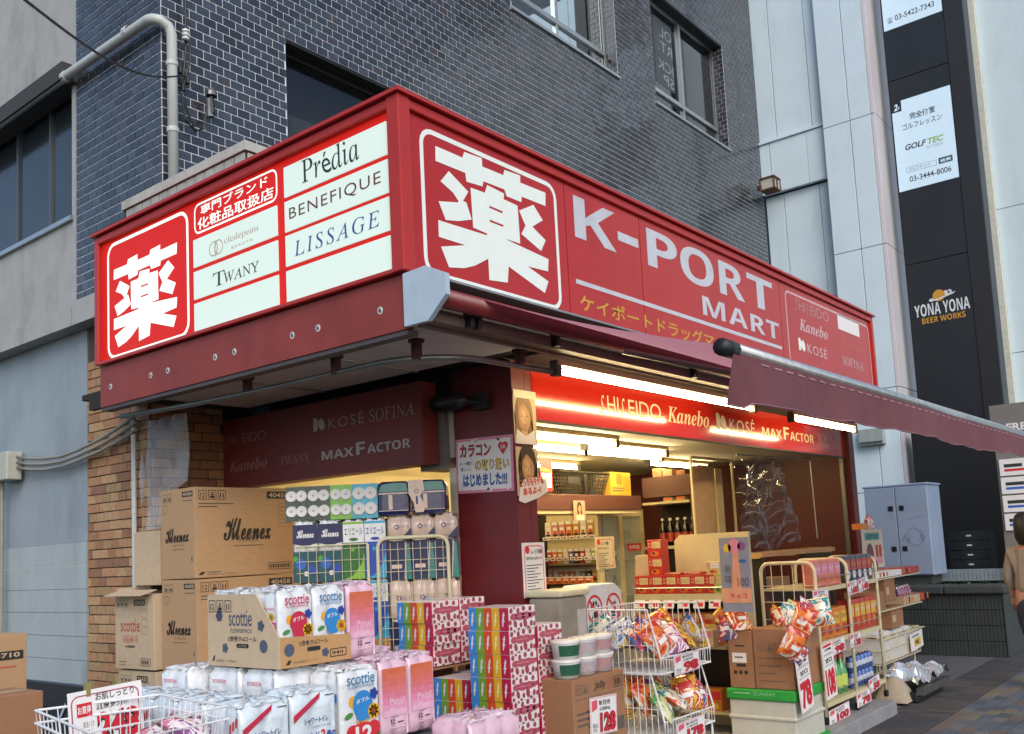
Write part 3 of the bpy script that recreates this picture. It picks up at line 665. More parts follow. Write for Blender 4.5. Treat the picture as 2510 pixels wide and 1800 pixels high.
def portrait(f, cx, cy, s, hm_, dark=True):
    f.disc(cx, cy+.1*s, .36*s, hm_, 0, 18, ry=.5*s); f.rect(cx-.36*s, cy-.45*s, .72*s, .5*s, hm_, 1)
    f.poly([(cx-.1*s,cy-.2*s),(cx+.1*s,cy-.2*s),(cx+.13*s,cy-.6*s),(cx-.13*s,cy-.6*s)], skin, 2)
    rr = random.Random(int(cx*1000)); h2 = mt('poster_hair_glint', '6a4a34', .5, var=.2) if hm_ is hairb else mt('poster_fair_glint', 'b0885a', .5, var=.2)
    for k in range(9): f.disc(cx+(-1 if k % 2 else 1)*rr.uniform(.27,.36)*s, cy-rr.uniform(-.1,.3)*s, .02*s, h2 if k % 3 else mt('poster_hair_deep','241812',.5), 2, 8, ry=rr.uniform(.15,.25)*s, rot=rr.uniform(-.15,.15))
    for k in range(6):
        q = k/5; f.disc(cx-.03*s*q, cy+.02*s*q, .245*s*(1-.13*k), mt('poster_skin_%d' % k, '%02x%02x%02x' % (int(176+40*q), int(132+48*q), int(86+50*q)), .5, var=0), 3+k*.25, 18, ry=.35*s*(1-.13*k))
    f.poly([(cx-.27*s,cy+.12*s),(cx-.05*s,cy+.38*s),(cx+.27*s,cy+.12*s),(cx+.28*s,cy+.42*s),(cx-.28*s,cy+.42*s)], hm_, 5.5)
    f.poly([(cx+.05*s,cy+.3*s),(cx+.24*s,cy+.05*s),(cx+.2*s,cy-.18*s),(cx+.08*s,cy-.34*s),(cx+.13*s,cy-.05*s)], mt('poster_cheek','c29a68',.5,var=.1,scale=40), 4.5)
    for d in (-1, 1): f.disc(cx+d*.095*s, cy+.03*s, .034*s, mt('poster_eye','5a3f2c',.5,var=0), 5, 10, ry=.013*s, rot=0); f.rect(cx+d*.1*s-.042*s, cy+.075*s, .084*s, .009*s, mt('poster_brow','7d5a3c',.5,var=0), 5)
    f.poly([(cx+.0*s,cy+.02*s),(cx+.02*s,cy+.02*s),(cx+.035*s,cy-.085*s),(cx-.01*s,cy-.095*s)], mt('poster_shade','b98d5c',.5,var=0), 5)
    f.disc(cx, cy-.19*s, .05*s, mt('poster_lip','ab6455',.5,var=0), 5, 12, ry=.014*s)
e, f = sheetthing('poster', 'tall beige poster of a fair haired woman beside the lit signboard', 'poster', (1.292,.398,2.135), FRONT, .225, .335, beige)
portrait(f, .10, .165, .25, hairl); f.poly([(.0,.0),(.21,.0),(.19,.09),(.105,.05),(.02,.09)], paperw, 5); f.rect(0,.285,.225,.05,mt('poster_cream','e5dcc0',.5),7); f.build('print', e)
e, f = sheetthing('poster', 'poster of a dark haired woman with a ragged orange slogan on the pillar', 'poster', (1.294,.397,1.815), FRONT, .215, .30, beige)
portrait(f, .11, .17, .25, hairb)
f.poly([(-.0,-.03),(.06,-.045),(.2,-.01),(.30,.03),(.29,.105),(.2,.12),(.06,.10),(.02,.05)], paperw, 5)
f.text('こっちもキテる', .02, .05, .24, .05, redp, 6, fat=.05, rot=.12); f.text('こっちもキテる', .02, .05, .24, .05, orange, 7, fat=.0, rot=.12); f.text('あるよ~!', .05, .0, .18, .045, redp, 6, fat=.05, rot=.12); f.text('あるよ~!', .05, .0, .18, .045, orange, 7, rot=.12)
f.build('print', e)
def notice(label, o, fr=FRONT, w=.225, h=.33, m=paperw):
    e, f = sheetthing('notice', label, 'notice', o, fr, w, h, m)
    f.rrect(.018,.018,w-.036,h-.036,.03,.006,redp,0); f.disc(.05,h-.045,.022,redp,1)
    f.text('レジ袋', .085, h-.07, .11, .03, ink, 1, fat=.02); f.text('有料化のお知らせ', .035, h-.105, .155, .02, ink, 1, fat=.01)
    for i in range(9): f.rect(.035, h-.14-i*.018, .155-(i*7 % 5)*.018, .005, dkg, 1)
    f.build('print', e); return e
notice('white notice with a red rounded frame on the maroon pillar edge', (1.306,.397,1.2))
notice('yellowed notice with a red frame hanging inside the shop', (3.285,1.2,1.295), FRONT, .285, .265, mt('warm_paper','ddd0a4',.6))
e, f = sheetthing('sticker', 'small white sticker with a round red stop mark low on the pillar', 'sticker', (1.385,.397,1.03), FRONT, .085, .155, paperw)
f.disc(.043,.105,.034,redp,0); f.ring(.043,.105,.026,.005,paperw,1); f.text('ダメ', .02,.09,.046,.03,paperw,1,fat=.02); f.text('路上喫煙', .012,.03,.06,.018,ink,0,fat=.01); f.rect(.01,.008,.065,.008,ink,0); f.build('print', e)
# ================================================================= CARDBOARD BOXES
inkk = mt('carton_ink', '2a2724', .7, var=0); inkb = mt('carton_blue_ink', '4a5468', .7, var=0); inkr = mt('carton_red_ink', 'b4574a', .7, var=0); inkg = mt('carton_grey_ink', '5f564b', .7, var=0)
def carton(label, loc, w, d, h, m=card, rz=0, left=None, front=None, name='cardboard_box', flap=0, group=None, openp=None):
    t = thing(name, label, 'box', loc, rz, group)
    b = MB().use(m); b.box(0, w, 0, d, 0, h-.002); b.build('body', t, bevel=.004)
    if flap:
        b = MB().use(m)
        b.obox((-.03, d*.5, h+.012), (.06,0,.016), (0,d*.48,0), (0,0,.0025)); b.build('flap', t)
        b = MB().use(m); b.obox((w*.5, d*.93, h+.02), (w*.45,0,0), (0,.05,.02), (0,0,.0025)); b.build('flap', t)
    else:
        b = MB().use(tape); b.box(w*.04, w*.96, d*.5-.03, d*.5+.03, h-.002, h-.0005); b.build('tape', t)
    for fn, o, fr in ((left, (0, d, 0), LEFT), (front, (0, 0, 0), FRONT)):
        if fn:
            f = Face(o, *fr); fn(f, d if fr is LEFT else w, h); f.build('print', t)
    return t
def icons(f, x, y, s, n=3, m=inkk):
    for i in range(n):
        a = x+i*s*1.2; f.rrect(a, y, s, s*1.05, s*.06, s*.07, m, 0)
        if i == 0: f.text('12', a+s*.22, y+s*.22, s*.56, s*.55, m, 1, fat=.01)
        elif i == 1:
            f.rect(a+s*.22, y+s*.18, s*.56, s*.25, m, 1); f.rect(a+s*.3, y+s*.5, s*.4, s*.12, m, 1); f.rect(a+s*.35, y+s*.7, s*.3, s*.1, m, 1)
        else:
            f.poly([(a+s*.25,y+s*.2),(a+s*.38,y+s*.2),(a+s*.38,y+s*.8),(a+s*.25,y+s*.65)], m, 1); f.poly([(a+s*.62,y+s*.2),(a+s*.75,y+s*.2),(a+s*.75,y+s*.65),(a+s*.62,y+s*.8)], m, 1)
def numplate(f, x, y, w, h, t):
    f.rect(x, y, w, h, inkk, 0); f.text(t, x+w*.08, y+h*.18, w*.84, h*.64, card3, 1, fat=.02)
def barcode(f, x, y, w, h):
    f.rrect(x, y, w, h, .004, .004, inkk, 0); k = x+.012; i = 0
    while k < x+w-.016: ww = .004+.004*((i*7) % 3); f.rect(k, y+.012, ww, h-.024, inkk, 1); k += ww+.004+.002*((i*5) % 3); i += 1
def kleenex(f, x, y, w, h):
    f.heavy(script('Kleenex'), x, y, w, h, inkk, h*.03, 1)
def kl_left(f, w, h):
    for i in range(2): f.rrect(.03+i*.06, h-.085, .048, .055, .004, .003, inkg, 0); f.rect(.04+i*.06, h-.075, .028, .02, inkg, 1)
    f.rrect(.03, h-.16, .05, .055, .004, .003, inkg, 0)
    numplate(f, w-.145, h-.062, .125, .036, '40458'); f.rect(w-.14, h-.09, .115, .006, inkg, 0)
    kleenex(f, w*.14, h*.40, w*.68, h*.16); f.text('クリネックス', w*.36, h*.355, w*.32, .017, inkk, 1); f.rect(w*.32, h*.32, w*.40, .004, inkg, 0)
    f.text('6', w-.045, h*.19, .018, .034, inkk, 0)
def kl_front(f, w, h):
    icons(f, .03, h-.085, .06); numplate(f, w-.225, h-.075, .195, .05, '40458')
    for i in range(2): f.rect(.03, h-.115-i*.02, .26-i*.12, .008, inkg, 0)
    kleenex(f, w*.27, h*.40, w*.47, h*.25); f.text('クリネックス', w*.41, h*.375, w*.2, .03, inkk, 1, fat=.01); f.rect(w*.37, h*.335, w*.3, .006, inkg, 0)
    for i in range(6): f.rrect(w-.13, h-.13-i*.028, .1, .022, .003, .002, inkg, 0)
    barcode(f, w-.225, .03, .19, .05)
    f.poly([(.02,.02),(.05,.02),(.075,.04),(.045,.04)], ink, 0); f.rect(.09,.034,.1,.006,inkg,0); f.text('日本製紙クレシア株式会社', .09,.015,.22,.014,inkg,0)
PL = thing('trolley_platform', 'low dark platform trolley under the stacked cartons', 'trolley', (.25,2.28,0))
b = MB().use(black); b.box(0,.85,0,.92,.14,.19); b.build('deck', PL)
for x in (.08,.77):
    for y in (.08,.84): b = MB().use(black); b.lathe([(0,-.02),(.07,-.02),(.07,.02),(0,.02)], (x,y,.07), 12, 'y'); b.build('wheel', PL)
carton('top carton of the tissue stack printed Kleenex in black script on two sides', (.3,2.285,1.408), .785, .41, .595, card, -.015, kl_left, kl_front, 'tissue_carton')
carton('middle Kleenex carton under the topmost one, beside the pink lettered box', (.3,2.275,.803), .785, .41, .60, card, -.005, kl_left, kl_front, 'tissue_carton')
carton('lowest Kleenex carton of the stack, mostly hidden by wrapped rolls', (.32,2.285,.195), .765, .40, .60, card, 0, kl_left, kl_front, 'tissue_carton')
def sc_left(f, w, h):
    for i in range(3): f.rrect(.025+i*.05, h-.085, .04, .05, .003, .003, inkg, 0); f.rect(.032+i*.05, h-.075, .022, .018, inkg, 1)
    numplate(f, w*.5, h-.075, .135, .042, '25433')
    f.text('SCOTTIE'.lower(), w*.15, h*.5, w*.5, h*.165, inkr, 1, fat=.012, space=1.02)
    f.text('フラワーパック', w*.18, h*.415, w*.42, .022, inkr, 1); f.text('3倍巻き', w*.2, h*.35, w*.4, .035, inkr, 1); f.text('7ml無香料', w*.26, h*.285, w*.27, .018, inkk, 1, fat=.02)
    for i in range(4): f.rrect(w*.69, h*.80-i*.055, .07, .045, .003, .002, inkg, 0)
    barcode(f, w*.66, .025, .12, .05); f.rect(.05,.045,.1,.005,inkg,0); f.text('日本製紙クレシア', .05,.02,.15,.013,inkg,0)
carton('carton with pink scottie lettering and an open top flap beside the brick wall', (.25,2.70,.815), .4, .48, .5, card3, .02, sc_left, None, 'tissue_carton', flap=1)
carton('lower carton marked 25433 standing directly under the pink lettered one', (.26,2.70,.195), .4, .47, .61, card3, 0, sc_left, None, 'tissue_carton')
carton('plain unprinted carton wedged behind the top Kleenex box', (.36,2.80,1.37), .36, .335, .375, card3, 0)
# flower pack display tray (cut open front)
FT = thing('display_carton', 'carton with a diagonally cut front showing wrapped toilet rolls', 'box', (-.8,-.014,1.066))
b = MB().use(card3); d_, w_ = .49, .375
def wall(poly, o, u, v): b.prism(poly, o, u, v, .005)
wall([(0,0),(d_,0),(d_,.125),(.34*d_/.49+.0,.30),(0,.30)], (0,d_,0), (0,-1,0), (0,0,1))
b.use(mt('kraft_cardboard_front','b98f60',.85,var=.06,scale=20,bump=.1,bscale=160)); b.prism([(0.005,0),(w_,0),(w_,.105),(0.005,.125)], (0,0,0), (1,0,0), (0,0,1), .005)
b.use(card).box(.005,w_,d_-.005,d_,0,.3).box(w_-.005,w_,.005,d_-.005,.0,.11).box(.005,w_-.005,.005,d_-.005,.0,.005)
b.build('body', FT)
f = Face((0,d_,0), *LEFT)
icons(f, .01, .225, .048); f.text('scottie', .155, .168, .16, .065, inkb, 1, fat=.004, space=.95); f.text('FLOWERPACK', .165, .14, .15, .018, inkb, 1); f.text('2倍巻き6ロール', .145, .105, .2, .022, inkk, 1, fat=.01); f.rrect(.205,.078,.085,.018,.008,0,inkk,0); f.text('シングル', .22,.081,.055,.012,card3,1)
def flower(f, x, y, r, m, n=6, lay=0, c=None):
    for i in range(n): a = i*2*math.pi/n; f.disc(x+math.cos(a)*r*.6, y+math.sin(a)*r*.6, r*.42, m, lay, 8)
    f.disc(x, y, r*.34, c or m, lay+1, 8)
flower(f, .085, .21, .026, inkb); flower(f, .375, .17, .024, inkb, 5); flower(f, .125, .075, .022, inkb, 5); f.disc(.39,.088,.027,inkb,0)
f.poly([(.03,.02),(.045,.02),(.052,.045),(.04,.04)], inkk, 0); f.text('日本製紙クレシア株式会社', .06,.016,.14,.012,inkg,0)
f.build('print', FT)
f = Face((0,0,0), *FRONT)
f.disc(.05,.07,.026,inkb,0); f.text('2倍巻き6ロール', .1,.08,.15,.022,inkk,0,fat=.01); f.rrect(.14,.055,.07,.018,.008,0,inkk,0); flower(f,.235,.042,.02,inkb,5); barcode(f,.26,.018,.09,.035); f.poly([(.03,.012),(.05,.012),(.06,.03),(.045,.03)],inkk,0); f.text('日本製紙クレシア', .07,.012,.12,.012,inkg,0)
f.build('print', FT)
def c137(f, w, h):
    f.rect(w-.22,h-.145,.2,.05,inkk,0); f.text('13710', w-.205, h-.132, .165, .028, card3, 1, fat=.03); f.rect(w-.3,h-.19,.24,.01,inkr,0)
    flower(f, w-.22, h-.3, .03, inkb, 5); f.disc(w-.19,h-.41,.03,inkb,0,ry=.012)
carton('carton with 13710 in a black bar and a pale folded top at the grey shutter', (-1.1,2.6,.55), .485, .4, .60, card, 0, None, c137, flap=0)
carton('plain brown carton in front of the 13710 box', (-1.75,1.0,.45), .49, .28, .549, card2, 0)
b = thing('box_stand', 'dark crate holding up the cartons by the grey shutter', 'crate', (-1.75,1.0,0)); q = MB().use(black); q.box(0,.45,0,.28,0,.44); q.build('body', b)
b = thing('box_stand', 'dark crate carrying the carton marked 13710', 'crate', (-1.1,2.6,0)); q = MB().use(black); q.box(0,.45,0,.38,0,.54); q.build('body', b)

# ================================================================= WRAPPED TOILET ROLL PACKS
def packmesh(w, d, h, nx, ny, nz, m, seed=1, mtop=None, crink=.012, tuft=0):
    r = random.Random(seed); per = []
    def side(p, q, n, nrm):
        k = 6*n
        for i in range(k):
            t = i/k; s_ = abs(math.sin(math.pi*n*t))**.6; per.append((p[0]+(q[0]-p[0])*t, p[1]+(q[1]-p[1])*t, nrm, .013*(1-s_)))
    side((0,0),(w,0),nx,(0,1)); side((w,0),(w,d),ny,(-1,0)); side((w,d),(0,d),nx,(0,-1)); side((0,d),(0,0),ny,(1,0))
    b = MB().use(m); N = len(per); L = []
    lv = [0]
    for i in range(nz): lv += [(i+.12)/nz, (i+.5)/nz, (i+.88)/nz]
    lv += [1]
    for z in lv:
        fr = (z*nz) % 1; inset = .006 if (fr < .03 or fr > .97) else 0
        if z in (0, 1): inset = .016
        k = len(b.v); L.append(k)
        for x, y, nr, q in per:
            s_ = q+inset; b.v.append((x+nr[0]*s_+(w/2-x)*inset*.6/w, y+nr[1]*s_+(d/2-y)*inset*.6/d, z*h*.97+(r.uniform(-.003,.003) if 0 < z < 1 else 0)))
    for a, c in zip(L, L[1:]):
        for j in range(N): b.f.append((a+j, a+(j+1) % N, c+(j+1) % N, c+j)); b.fm.append(b.k)
    if mtop: b.use(mtop)
    prev = L[-1]
    for kk, (sc, up_) in enumerate(((.86,.018),(.62,.022),(.34,.024),(.08,.03+tuft))):
        k = len(b.v)
        for x, y, nr, q in per: b.v.append((w/2+(x-w/2)*sc+r.uniform(-.004,.004), d/2+(y-d/2)*sc+r.uniform(-.004,.004), h*.97+up_*.5+r.uniform(-crink,crink)))
        for j in range(N): b.f.append((prev+j, prev+(j+1) % N, k+(j+1) % N, k+j)); b.fm.append(b.k)
        prev = k
    b.f.append(tuple(prev+j for j in range(N))); b.fm.append(b.k)
    return b.mesh('wrap', True)
film_w = mt('white_wrap_film', 'dde0e3', .16, var=.05, scale=25, coat=.9, bump=.55, bscale=28)
film_b = mt('bluish_wrap_film', 'd3dfe6', .15, var=.06, scale=25, coat=.9, bump=.6, bscale=26)
film_p = mt('pink_wrap_film', 'd9b4c4', .22, var=.06, scale=25, coat=.5, bump=.35, bscale=35)
film_pe = mt('peach_wrap_film', 'd9bfae', .25, var=.05, scale=25, coat=.4, bump=.3, bscale=35)
def pack(label, group, me, loc, rz=0, front=None, left=None, w=.2, d=.2, h=.3, name='toilet_roll_pack'):
    t = thing(name, label, 'toilet rolls', loc, rz, group); link('wrap', me, t)
    for fn, o, fr in ((left, (-.001, d, 0), LEFT), (front, (0, -.001, 0), FRONT)):
        if fn: f = Face(o, *fr); fn(f, d if fr is LEFT else w, h); f.build('print', t)
    return t
leafg = mt('leaf_print','4c8a3e',.45,var=0); sun_ = mt('sunflower_print','e3a91f',.45,var=0); suc = mt('flower_centre','8a4a18',.5,var=0); sblue = mt('scottie_blue_ink','3c7fa8',.45,var=0); spink = mt('scottie_pink_ink','c4335e',.45,var=0); cblue = mt('clear_blue_print','2f86c8',.45,var=0); dblue = mt('deep_blue_print','27459c',.45,var=0); cred = mt('crimson_print','c22a48',.45,var=0); hot = mt('hot_pink_print','d9347f',.45,var=0)
def scot(mt_, mb_, twelve):
    def fn(f, w, h):
        k = w/.18
        f.text('scottie', .03*k, h*.80, .125*k, h*.13, mt_, 1, fat=.004, space=.95); f.text('FLOWERPACK', .035*k, h*.755, .118*k, .012, mt_, 1)
        f.disc(.055*k, h*.60, .02*k, sun_, 0, 10); f.disc(.098*k, h*.56, .045*k, mb_, 1, 18); f.poly([(.06*k,h*.52),(.136*k,h*.52),(.125*k,h*.36),(.075*k,h*.36)], mb_, 2)
        f.text('ダブル', .068*k, h*.56, .06*k, .018, paperw, 3, fat=.02, rot=.15); flower(f, .148*k, h*.66, .02*k, dblue, 5, 2); flower(f, .145*k, h*.45, .027*k, sun_, 8, 3, suc)
        f.disc(.035*k, h*.44, .02*k, leafg, 0, 10, ry=.01*k, rot=.3)
        if twelve:
            f.disc(.095*k, h*.17, .055*k, redp, 4, 16, ry=.06); f.disc(.05*k,h*.22,.03*k,redp,3); f.disc(.145*k,h*.24,.028*k,redp,3); f.text('12', .06*k, h*.10, .075*k, h*.2, paperw, 5, fat=.035); f.text('たっぷり', .065*k,h*.33,.07*k,.014,yel,5,fat=.02)
            f.disc(.04*k,h*.06,.02*k,leafg,3,10,ry=.01*k); f.disc(.16*k,h*.12,.02*k,leafg,3,10,ry=.01*k,rot=1)
    return fn
def scot_side(m):
    def fn(f, w, h):
        f.rect(w*.70,h*.46,w*.22,h*.12,m,0); f.text('6倍巻',w*.72,h*.5,w*.18,.018,paperw,1); f.rect(w*.25,h*.72,w*.25,.006,m,0); f.text('FLOWER',w*.62,h*.74,w*.26,.009,m,0); flower(f,w*.8,h*.65,.018,sun_,6,0,leafg); f.disc(w*.35,h*.5,.015,leafg,0,8,ry=.008)
    return fn
pk6 = packmesh(.178,.24,.305,2,2,2,film_w,3,None,.008,.004)
pack('six roll flower pack with pink scottie lettering inside the cut open carton', None, pk6, (-.787,.0,1.073), 0, scot(spink, cred, False), scot_side(hot), .178, .24, .305)
pack('six roll flower pack with blue scottie lettering inside the cut open carton', None, pk6, (-.607,.0,1.073), .02, scot(sblue, cblue, False), None, .178, .24, .305)
pack('plain white wrapped pack standing behind the lettered ones in the cut carton', None, pk6, (-.787,.245,1.073), 0, None, scot_side(hot), .178, .235, .305)
pack('second plain wrapped pack at the back corner of the cut carton', None, pk6, (-.607,.245,1.073), 0, None, None)
def petal(f, w, h):
    cols = ('cf6a4a','d16c56','d26f66','d47378','d47a8e','d886a0','dc98b4','e0abc4')
    for i, c in enumerate(cols): f.rect(.012, h*.88-(i+1)*h*.075, w-.03, h*.075, mt('petal_grade_%d' % i, c, .4, var=.1, scale=40), 0)
    f.text('Petal', w*.3, h*.42, w*.5, h*.08, mt('petal_text','e6c3d4',.4,var=0), 1); f.text('Mon', w*.3, h*.31, w*.4, h*.08, MATS['petal_text'], 1); f.text('12', w*.32, h*.18, w*.14, h*.06, ink, 1, fat=.02); f.rect(w*.55,h*.19,w*.2,.004,ink,0); f.rect(w*.3,h*.13,w*.5,.004,MATS['petal_text'],0)
pkp = packmesh(.165,.2,.33,2,2,3,film_p,7,mt('pink_wrap_top','d6bccb',.2,var=.08,coat=.6,bump=.5,bscale=30),.008,.006)
G_P = 'pink and orange printed roll packs'
pack('tall pink and orange roll pack standing upright against the cut open carton', G_P, pkp, (-.424,.0,1.055), 0, petal, None, .165,.2,.33)
for x in (-.435,-.268): pack('pink and orange roll pack in the row beside the 12 roll flower pack', G_P, pkp, (x,-.2,.735), rnd.uniform(-.02,.02), petal, None, .165,.2,.33)
for x, y in ((-.424,.02),(-.256,.02),(-.256,.225),(-.09,.235)): pack('pink wrapped roll pack behind the pink and orange row, only its top showing', G_P, pkp, (x,y,.725), 0, None, None, .165,.2,.33)
pack('pink wrapped pack lying lowest in front of the rainbow tissue boxes', G_P, packmesh(.33,.24,.15,3,2,1,film_p,12,MATS['pink_wrap_top'],.01), (-.22,-.50,.64), .0, None, None)
pk12 = packmesh(.215,.2,.33,2,2,3,film_w,5,None,.008,.002)
pack('flower pack with a big red 12 and blue scottie lettering', None, pk12, (-.652,-.2,.72), 0, scot(sblue, cblue, True), lambda f, w, h: (flower(f,w*.6,h*.5,.03,sun_,8,1,suc), f.rect(w*.55,h*.62,w*.35,h*.1,cblue,0), flower(f,w*.7,h*.3,.03,redp,6,1)), .215,.2,.33)
navyt = mt('navy_text','2c3a7a',.45,var=0); purp = mt('purple_print','8b4f8f',.45,var=0)
def shower(f, w, h):
    f.poly([(.01,h*.67),(w*.62,h*.97),(w*.60,h*.88),(.01,h*.56)], cred, 0); f.text('シャワー', w*.16,h*.765,w*.26,.012,paperw,1,rot=.45)
    f.text('シャワートイレ', w*.26, h*.50, w*.52, h*.10, navyt, 1, fat=.02); f.text('のためにつくった', w*.42, h*.43, w*.42, h*.045, navyt, 1)
    f.text('吸水力が', w*.16, h*.25, w*.42, h*.12, dblue, 1, fat=.03); f.text('2', w*.62, h*.25, w*.1, h*.14, redp, 1, fat=.04); f.text('倍の', w*.74, h*.25, w*.2, h*.11, dblue, 1, fat=.03)
    f.text('トイレットペーパー', w*.28, h*.10, w*.6, h*.09, navyt, 1, fat=.02)
    f.poly([(w*.45,0),(w*.98,0),(w*.98,h*.12),(w*.8,h*.06)], purp, 0); f.rect(w*.72,h*.90,w*.2,.004,inkg,0)
def shower_l(f, w, h):
    for i in range(3): f.poly([(w*.68+i*.018,h*.60+i*.012),(w*.68+i*.018+.01,h*.61+i*.012),(w*.68+i*.018+.014,h*.75+i*.012),(w*.68+i*.018+.003,h*.73+i*.012)], redp, 0)
    f.text('吸水', w*.2, h*.42, w*.3, h*.14, mt('pale_blue_text','8fa6c4',.45,var=0), 0); f.text('ペーパー', w*.25, h*.28, w*.4, h*.08, MATS['pale_blue_text'], 0)
pks = packmesh(.224,.205,.245,2,2,2,film_b,9,None,.008,.003)
G_S = 'bluish wrapped shower toilet roll packs'
pack('shower toilet roll pack with red sash, next to the big red 12 pack', G_S, pks, (-.892,-.2,.745), 0, shower, None, .224,.205,.245)
pack('shower toilet roll pack with red sash nearest the wire dump basket', G_S, pks, (-1.122,-.205,.735), .0, shower, shower_l, .224,.205,.245)
for i, y in enumerate((.01,.222,.434,.646)):
    pack('bluish wrapped roll pack in the row running back behind the wire basket', G_S, pks, (-1.13+.02*i, y, .74-.006*i), rnd.uniform(-.03,.03), None, shower_l, .224,.205,.245)
pkw = packmesh(.224,.24,.3,2,2,2,film_w,21,None,.008,.002)
for x, y in ((-.80,.01),(-.575,.02),(-.80,.255),(-.575,.27),(-.88,.50),(-.66,.52)):
    pack('white wrapped roll pack in the layer under the cut open carton', 'white packs under the cut carton', pkw, (x,y,.755), 0, None, lambda f, w, h: f.text('scottie', w*.2, h*.8, w*.4, .02, spink, 0), .224,.24,.3)
b = thing('display_table', 'dark draped table carrying the wrapped toilet roll packs', 'table', (-1.16,-.55,0)); q = MB().use(mt('table_cloth','5b5f66',.9)); q.box(0,1.3,.3,1.45,.68,.718).box(0.02,1.28,.32,1.42,0,.68).box(.85,1.3,0,.3,.6,.638).box(.87,1.28,.02,.3,0,.6); q.build('body', b)

# ================================================================= ROLL CAGE WITH PACKS
RD = Vector((r2.x, r2.y, 0)).normalized(); FD = Vector((fw.x, fw.y, 0)).normalized(); CZ = math.atan2(RD.y, RD.x)
C0 = Vector((1.115, .80, 0))-RD*.945
def cg(x, y, z): p = C0+RD*x+FD*y; return (p.x, p.y, z)
cage = thing('roll_cage', 'cream wire roll cage stacked full of toilet paper under the side signboard', 'roll cage', cg(0,0,0), CZ)
b = MB().use(cream_enamel)
def arch(mb, x0, x1, y, z0, z1, r=.06, t=.012):
    pts = [(x0,y,z0),(x0,y,z1-r)]+[(x0+r-r*math.cos(a*math.pi/8), y, z1-r+r*math.sin(a*math.pi/8)) for a in range(1,5)]+[(x1-r+r*math.sin(a*math.pi/8), y, z1-r+r*math.cos(a*math.pi/8)) for a in range(0,5)]+[(x1,y,z0)]
    mb.tube(pts, t, 8)
arch(b, .50, .93, -.02, .1, 1.60); b.build('side_frame', cage, smooth=True)
b = MB().use(cream_enamel); b.tube([(.44,-.02,.1),(.44,-.02,1.57)], .009, 6); b.tube([(.0,-.015,1.575),(.44,-.015,1.575)], .005, 6)
b.build('post', cage)
b = MB().use(cream_enamel)
for i in range(9): b.tube([(.02+i*.052,-.012,.8),(.02+i*.052,-.012,1.575)], .0022, 4)
for i in range(9): b.tube([(.53+i*.046,-.012,.1),(.53+i*.046,-.012,1.57)], .0022, 4)
for i in range(11): b.tube([(.0,-.009,.85+i*.07),(.44,-.009,.85+i*.07)], .0022, 4); b.tube([(.5,-.009,.85+i*.068),(.93,-.009,.85+i*.068)], .0022, 4)
b.build('wire_mesh', cage)
b = MB().use(cream_enamel); b.box(0,.95,0,.34,.10,.13); b.build('base', cage)
for x in (.06,.88):
    for y in (.05,.3): q = MB().use(black); q.lathe([(0,-.015),(.05,-.015),(.05,.015),(0,.015)], (x,y,.05), 10, 'y'); q.build('caster', cage)
def ends(body, band, hole=mt('roll_core','b9a894',.8)):
    """pack lying on its side: four roll ends to the front"""
    def mk(w, h):
        b = MB().use(body); b.box(-.004,w+.004,.012,.3,-.004,h+.004)
        b.use(band).box(-.002,w+.002,.04,.3,-.002,.012).box(-.002,w+.002,.04,.3,h-.012,h+.002)
        rw = mt('roll_end_white','e2e0dc',.8,var=.04)
        for i in range(2):
            for j in range(2):
                cx, cz, r = w*(.26+.48*i), h*(.27+.46*j), min(w,h)*.275
                b.use(rw).lathe([(r*.2,0.003),(r*.9,0.0),(r,.012),(r,.03)], (cx,0,cz), 16, 'y'); b.use(hole).lathe([(0,.005),(r*.2,.005),(r*.2,.003)], (cx,0,cz), 10, 'y')
        return b
    return mk
wrapg = mt('lime_wrap','6fae3c',.25,coat=.5,bump=.2,bscale=40); wrapc = mt('cyan_wrap','2ba3bd',.25,coat=.5,bump=.2,bscale=40); wrapn = mt('navy_wrap','262b5e',.22,coat=.5,bump=.2,bscale=40); wrapk = mt('black_green_wrap','1d3534',.22,coat=.5,bump=.2,bscale=40); wrapt = mt('teal_wrap','2d7f78',.25,coat=.5,bump=.2,bscale=40)
for lab, x, w, bm, bd in (('dark wrapped four roll pack with white roll ends on top of the cage',.075,.135,film_w,wrapk),('second four roll pack with white ends half hidden by the top carton',-.06,.13,film_w,wrapk),('green wrapped four roll pack with white ends on top of the cage',.215,.13,film_w,wrapg),('cyan wrapped four roll pack with white ends beside the navy bundles',.352,.15,film_w,wrapc)):
    t = thing('toilet_roll_pack', lab, 'toilet rolls', cg(x,.0,1.735), CZ); ends(bd, bd)(w, .205).build('wrap', t)
def ring_side(col, band):
    def fn(f, w, h): f.rect(.0,h*.0,w,h,col,0); f.poly([(0,h*.78),(w*.5,h*.95),(w,h*.78),(w,h*.98),(0,h*.98)],band,1); f.rect(w*.08,h*.2,.022,h*.5,film_pe,1); f.rect(0,h*.12,w,.006,film_pe,1)
    return fn
for i, (x, w) in enumerate(((.505,.2),(.715,.215))):
    t = thing('toilet_roll_pack', ('navy and teal wrapped roll bundle lying beside the cyan pack','navy and teal wrapped roll bundle lying by the white door frame')[i], 'toilet rolls', cg(x,.0,1.735), CZ)
    b = MB().use(wrapn); b.box(0,w,0,.3,0,.215); b.build('wrap', t, bevel=.03); f = Face((.01,-.001,.03), *FRONT); f.poly([(0,.12),(w-.02,.12),(w-.03,.17),(w*.5,.175),(.02,.165)],wrapt,0); f.rect(w*.30,.01,.024,.09,film_pe,0); f.rect(0,.105,w-.02,.008,film_pe,1); f.rect(0,.0,w-.02,.004,film_pe,1)
    f.build('print', t)
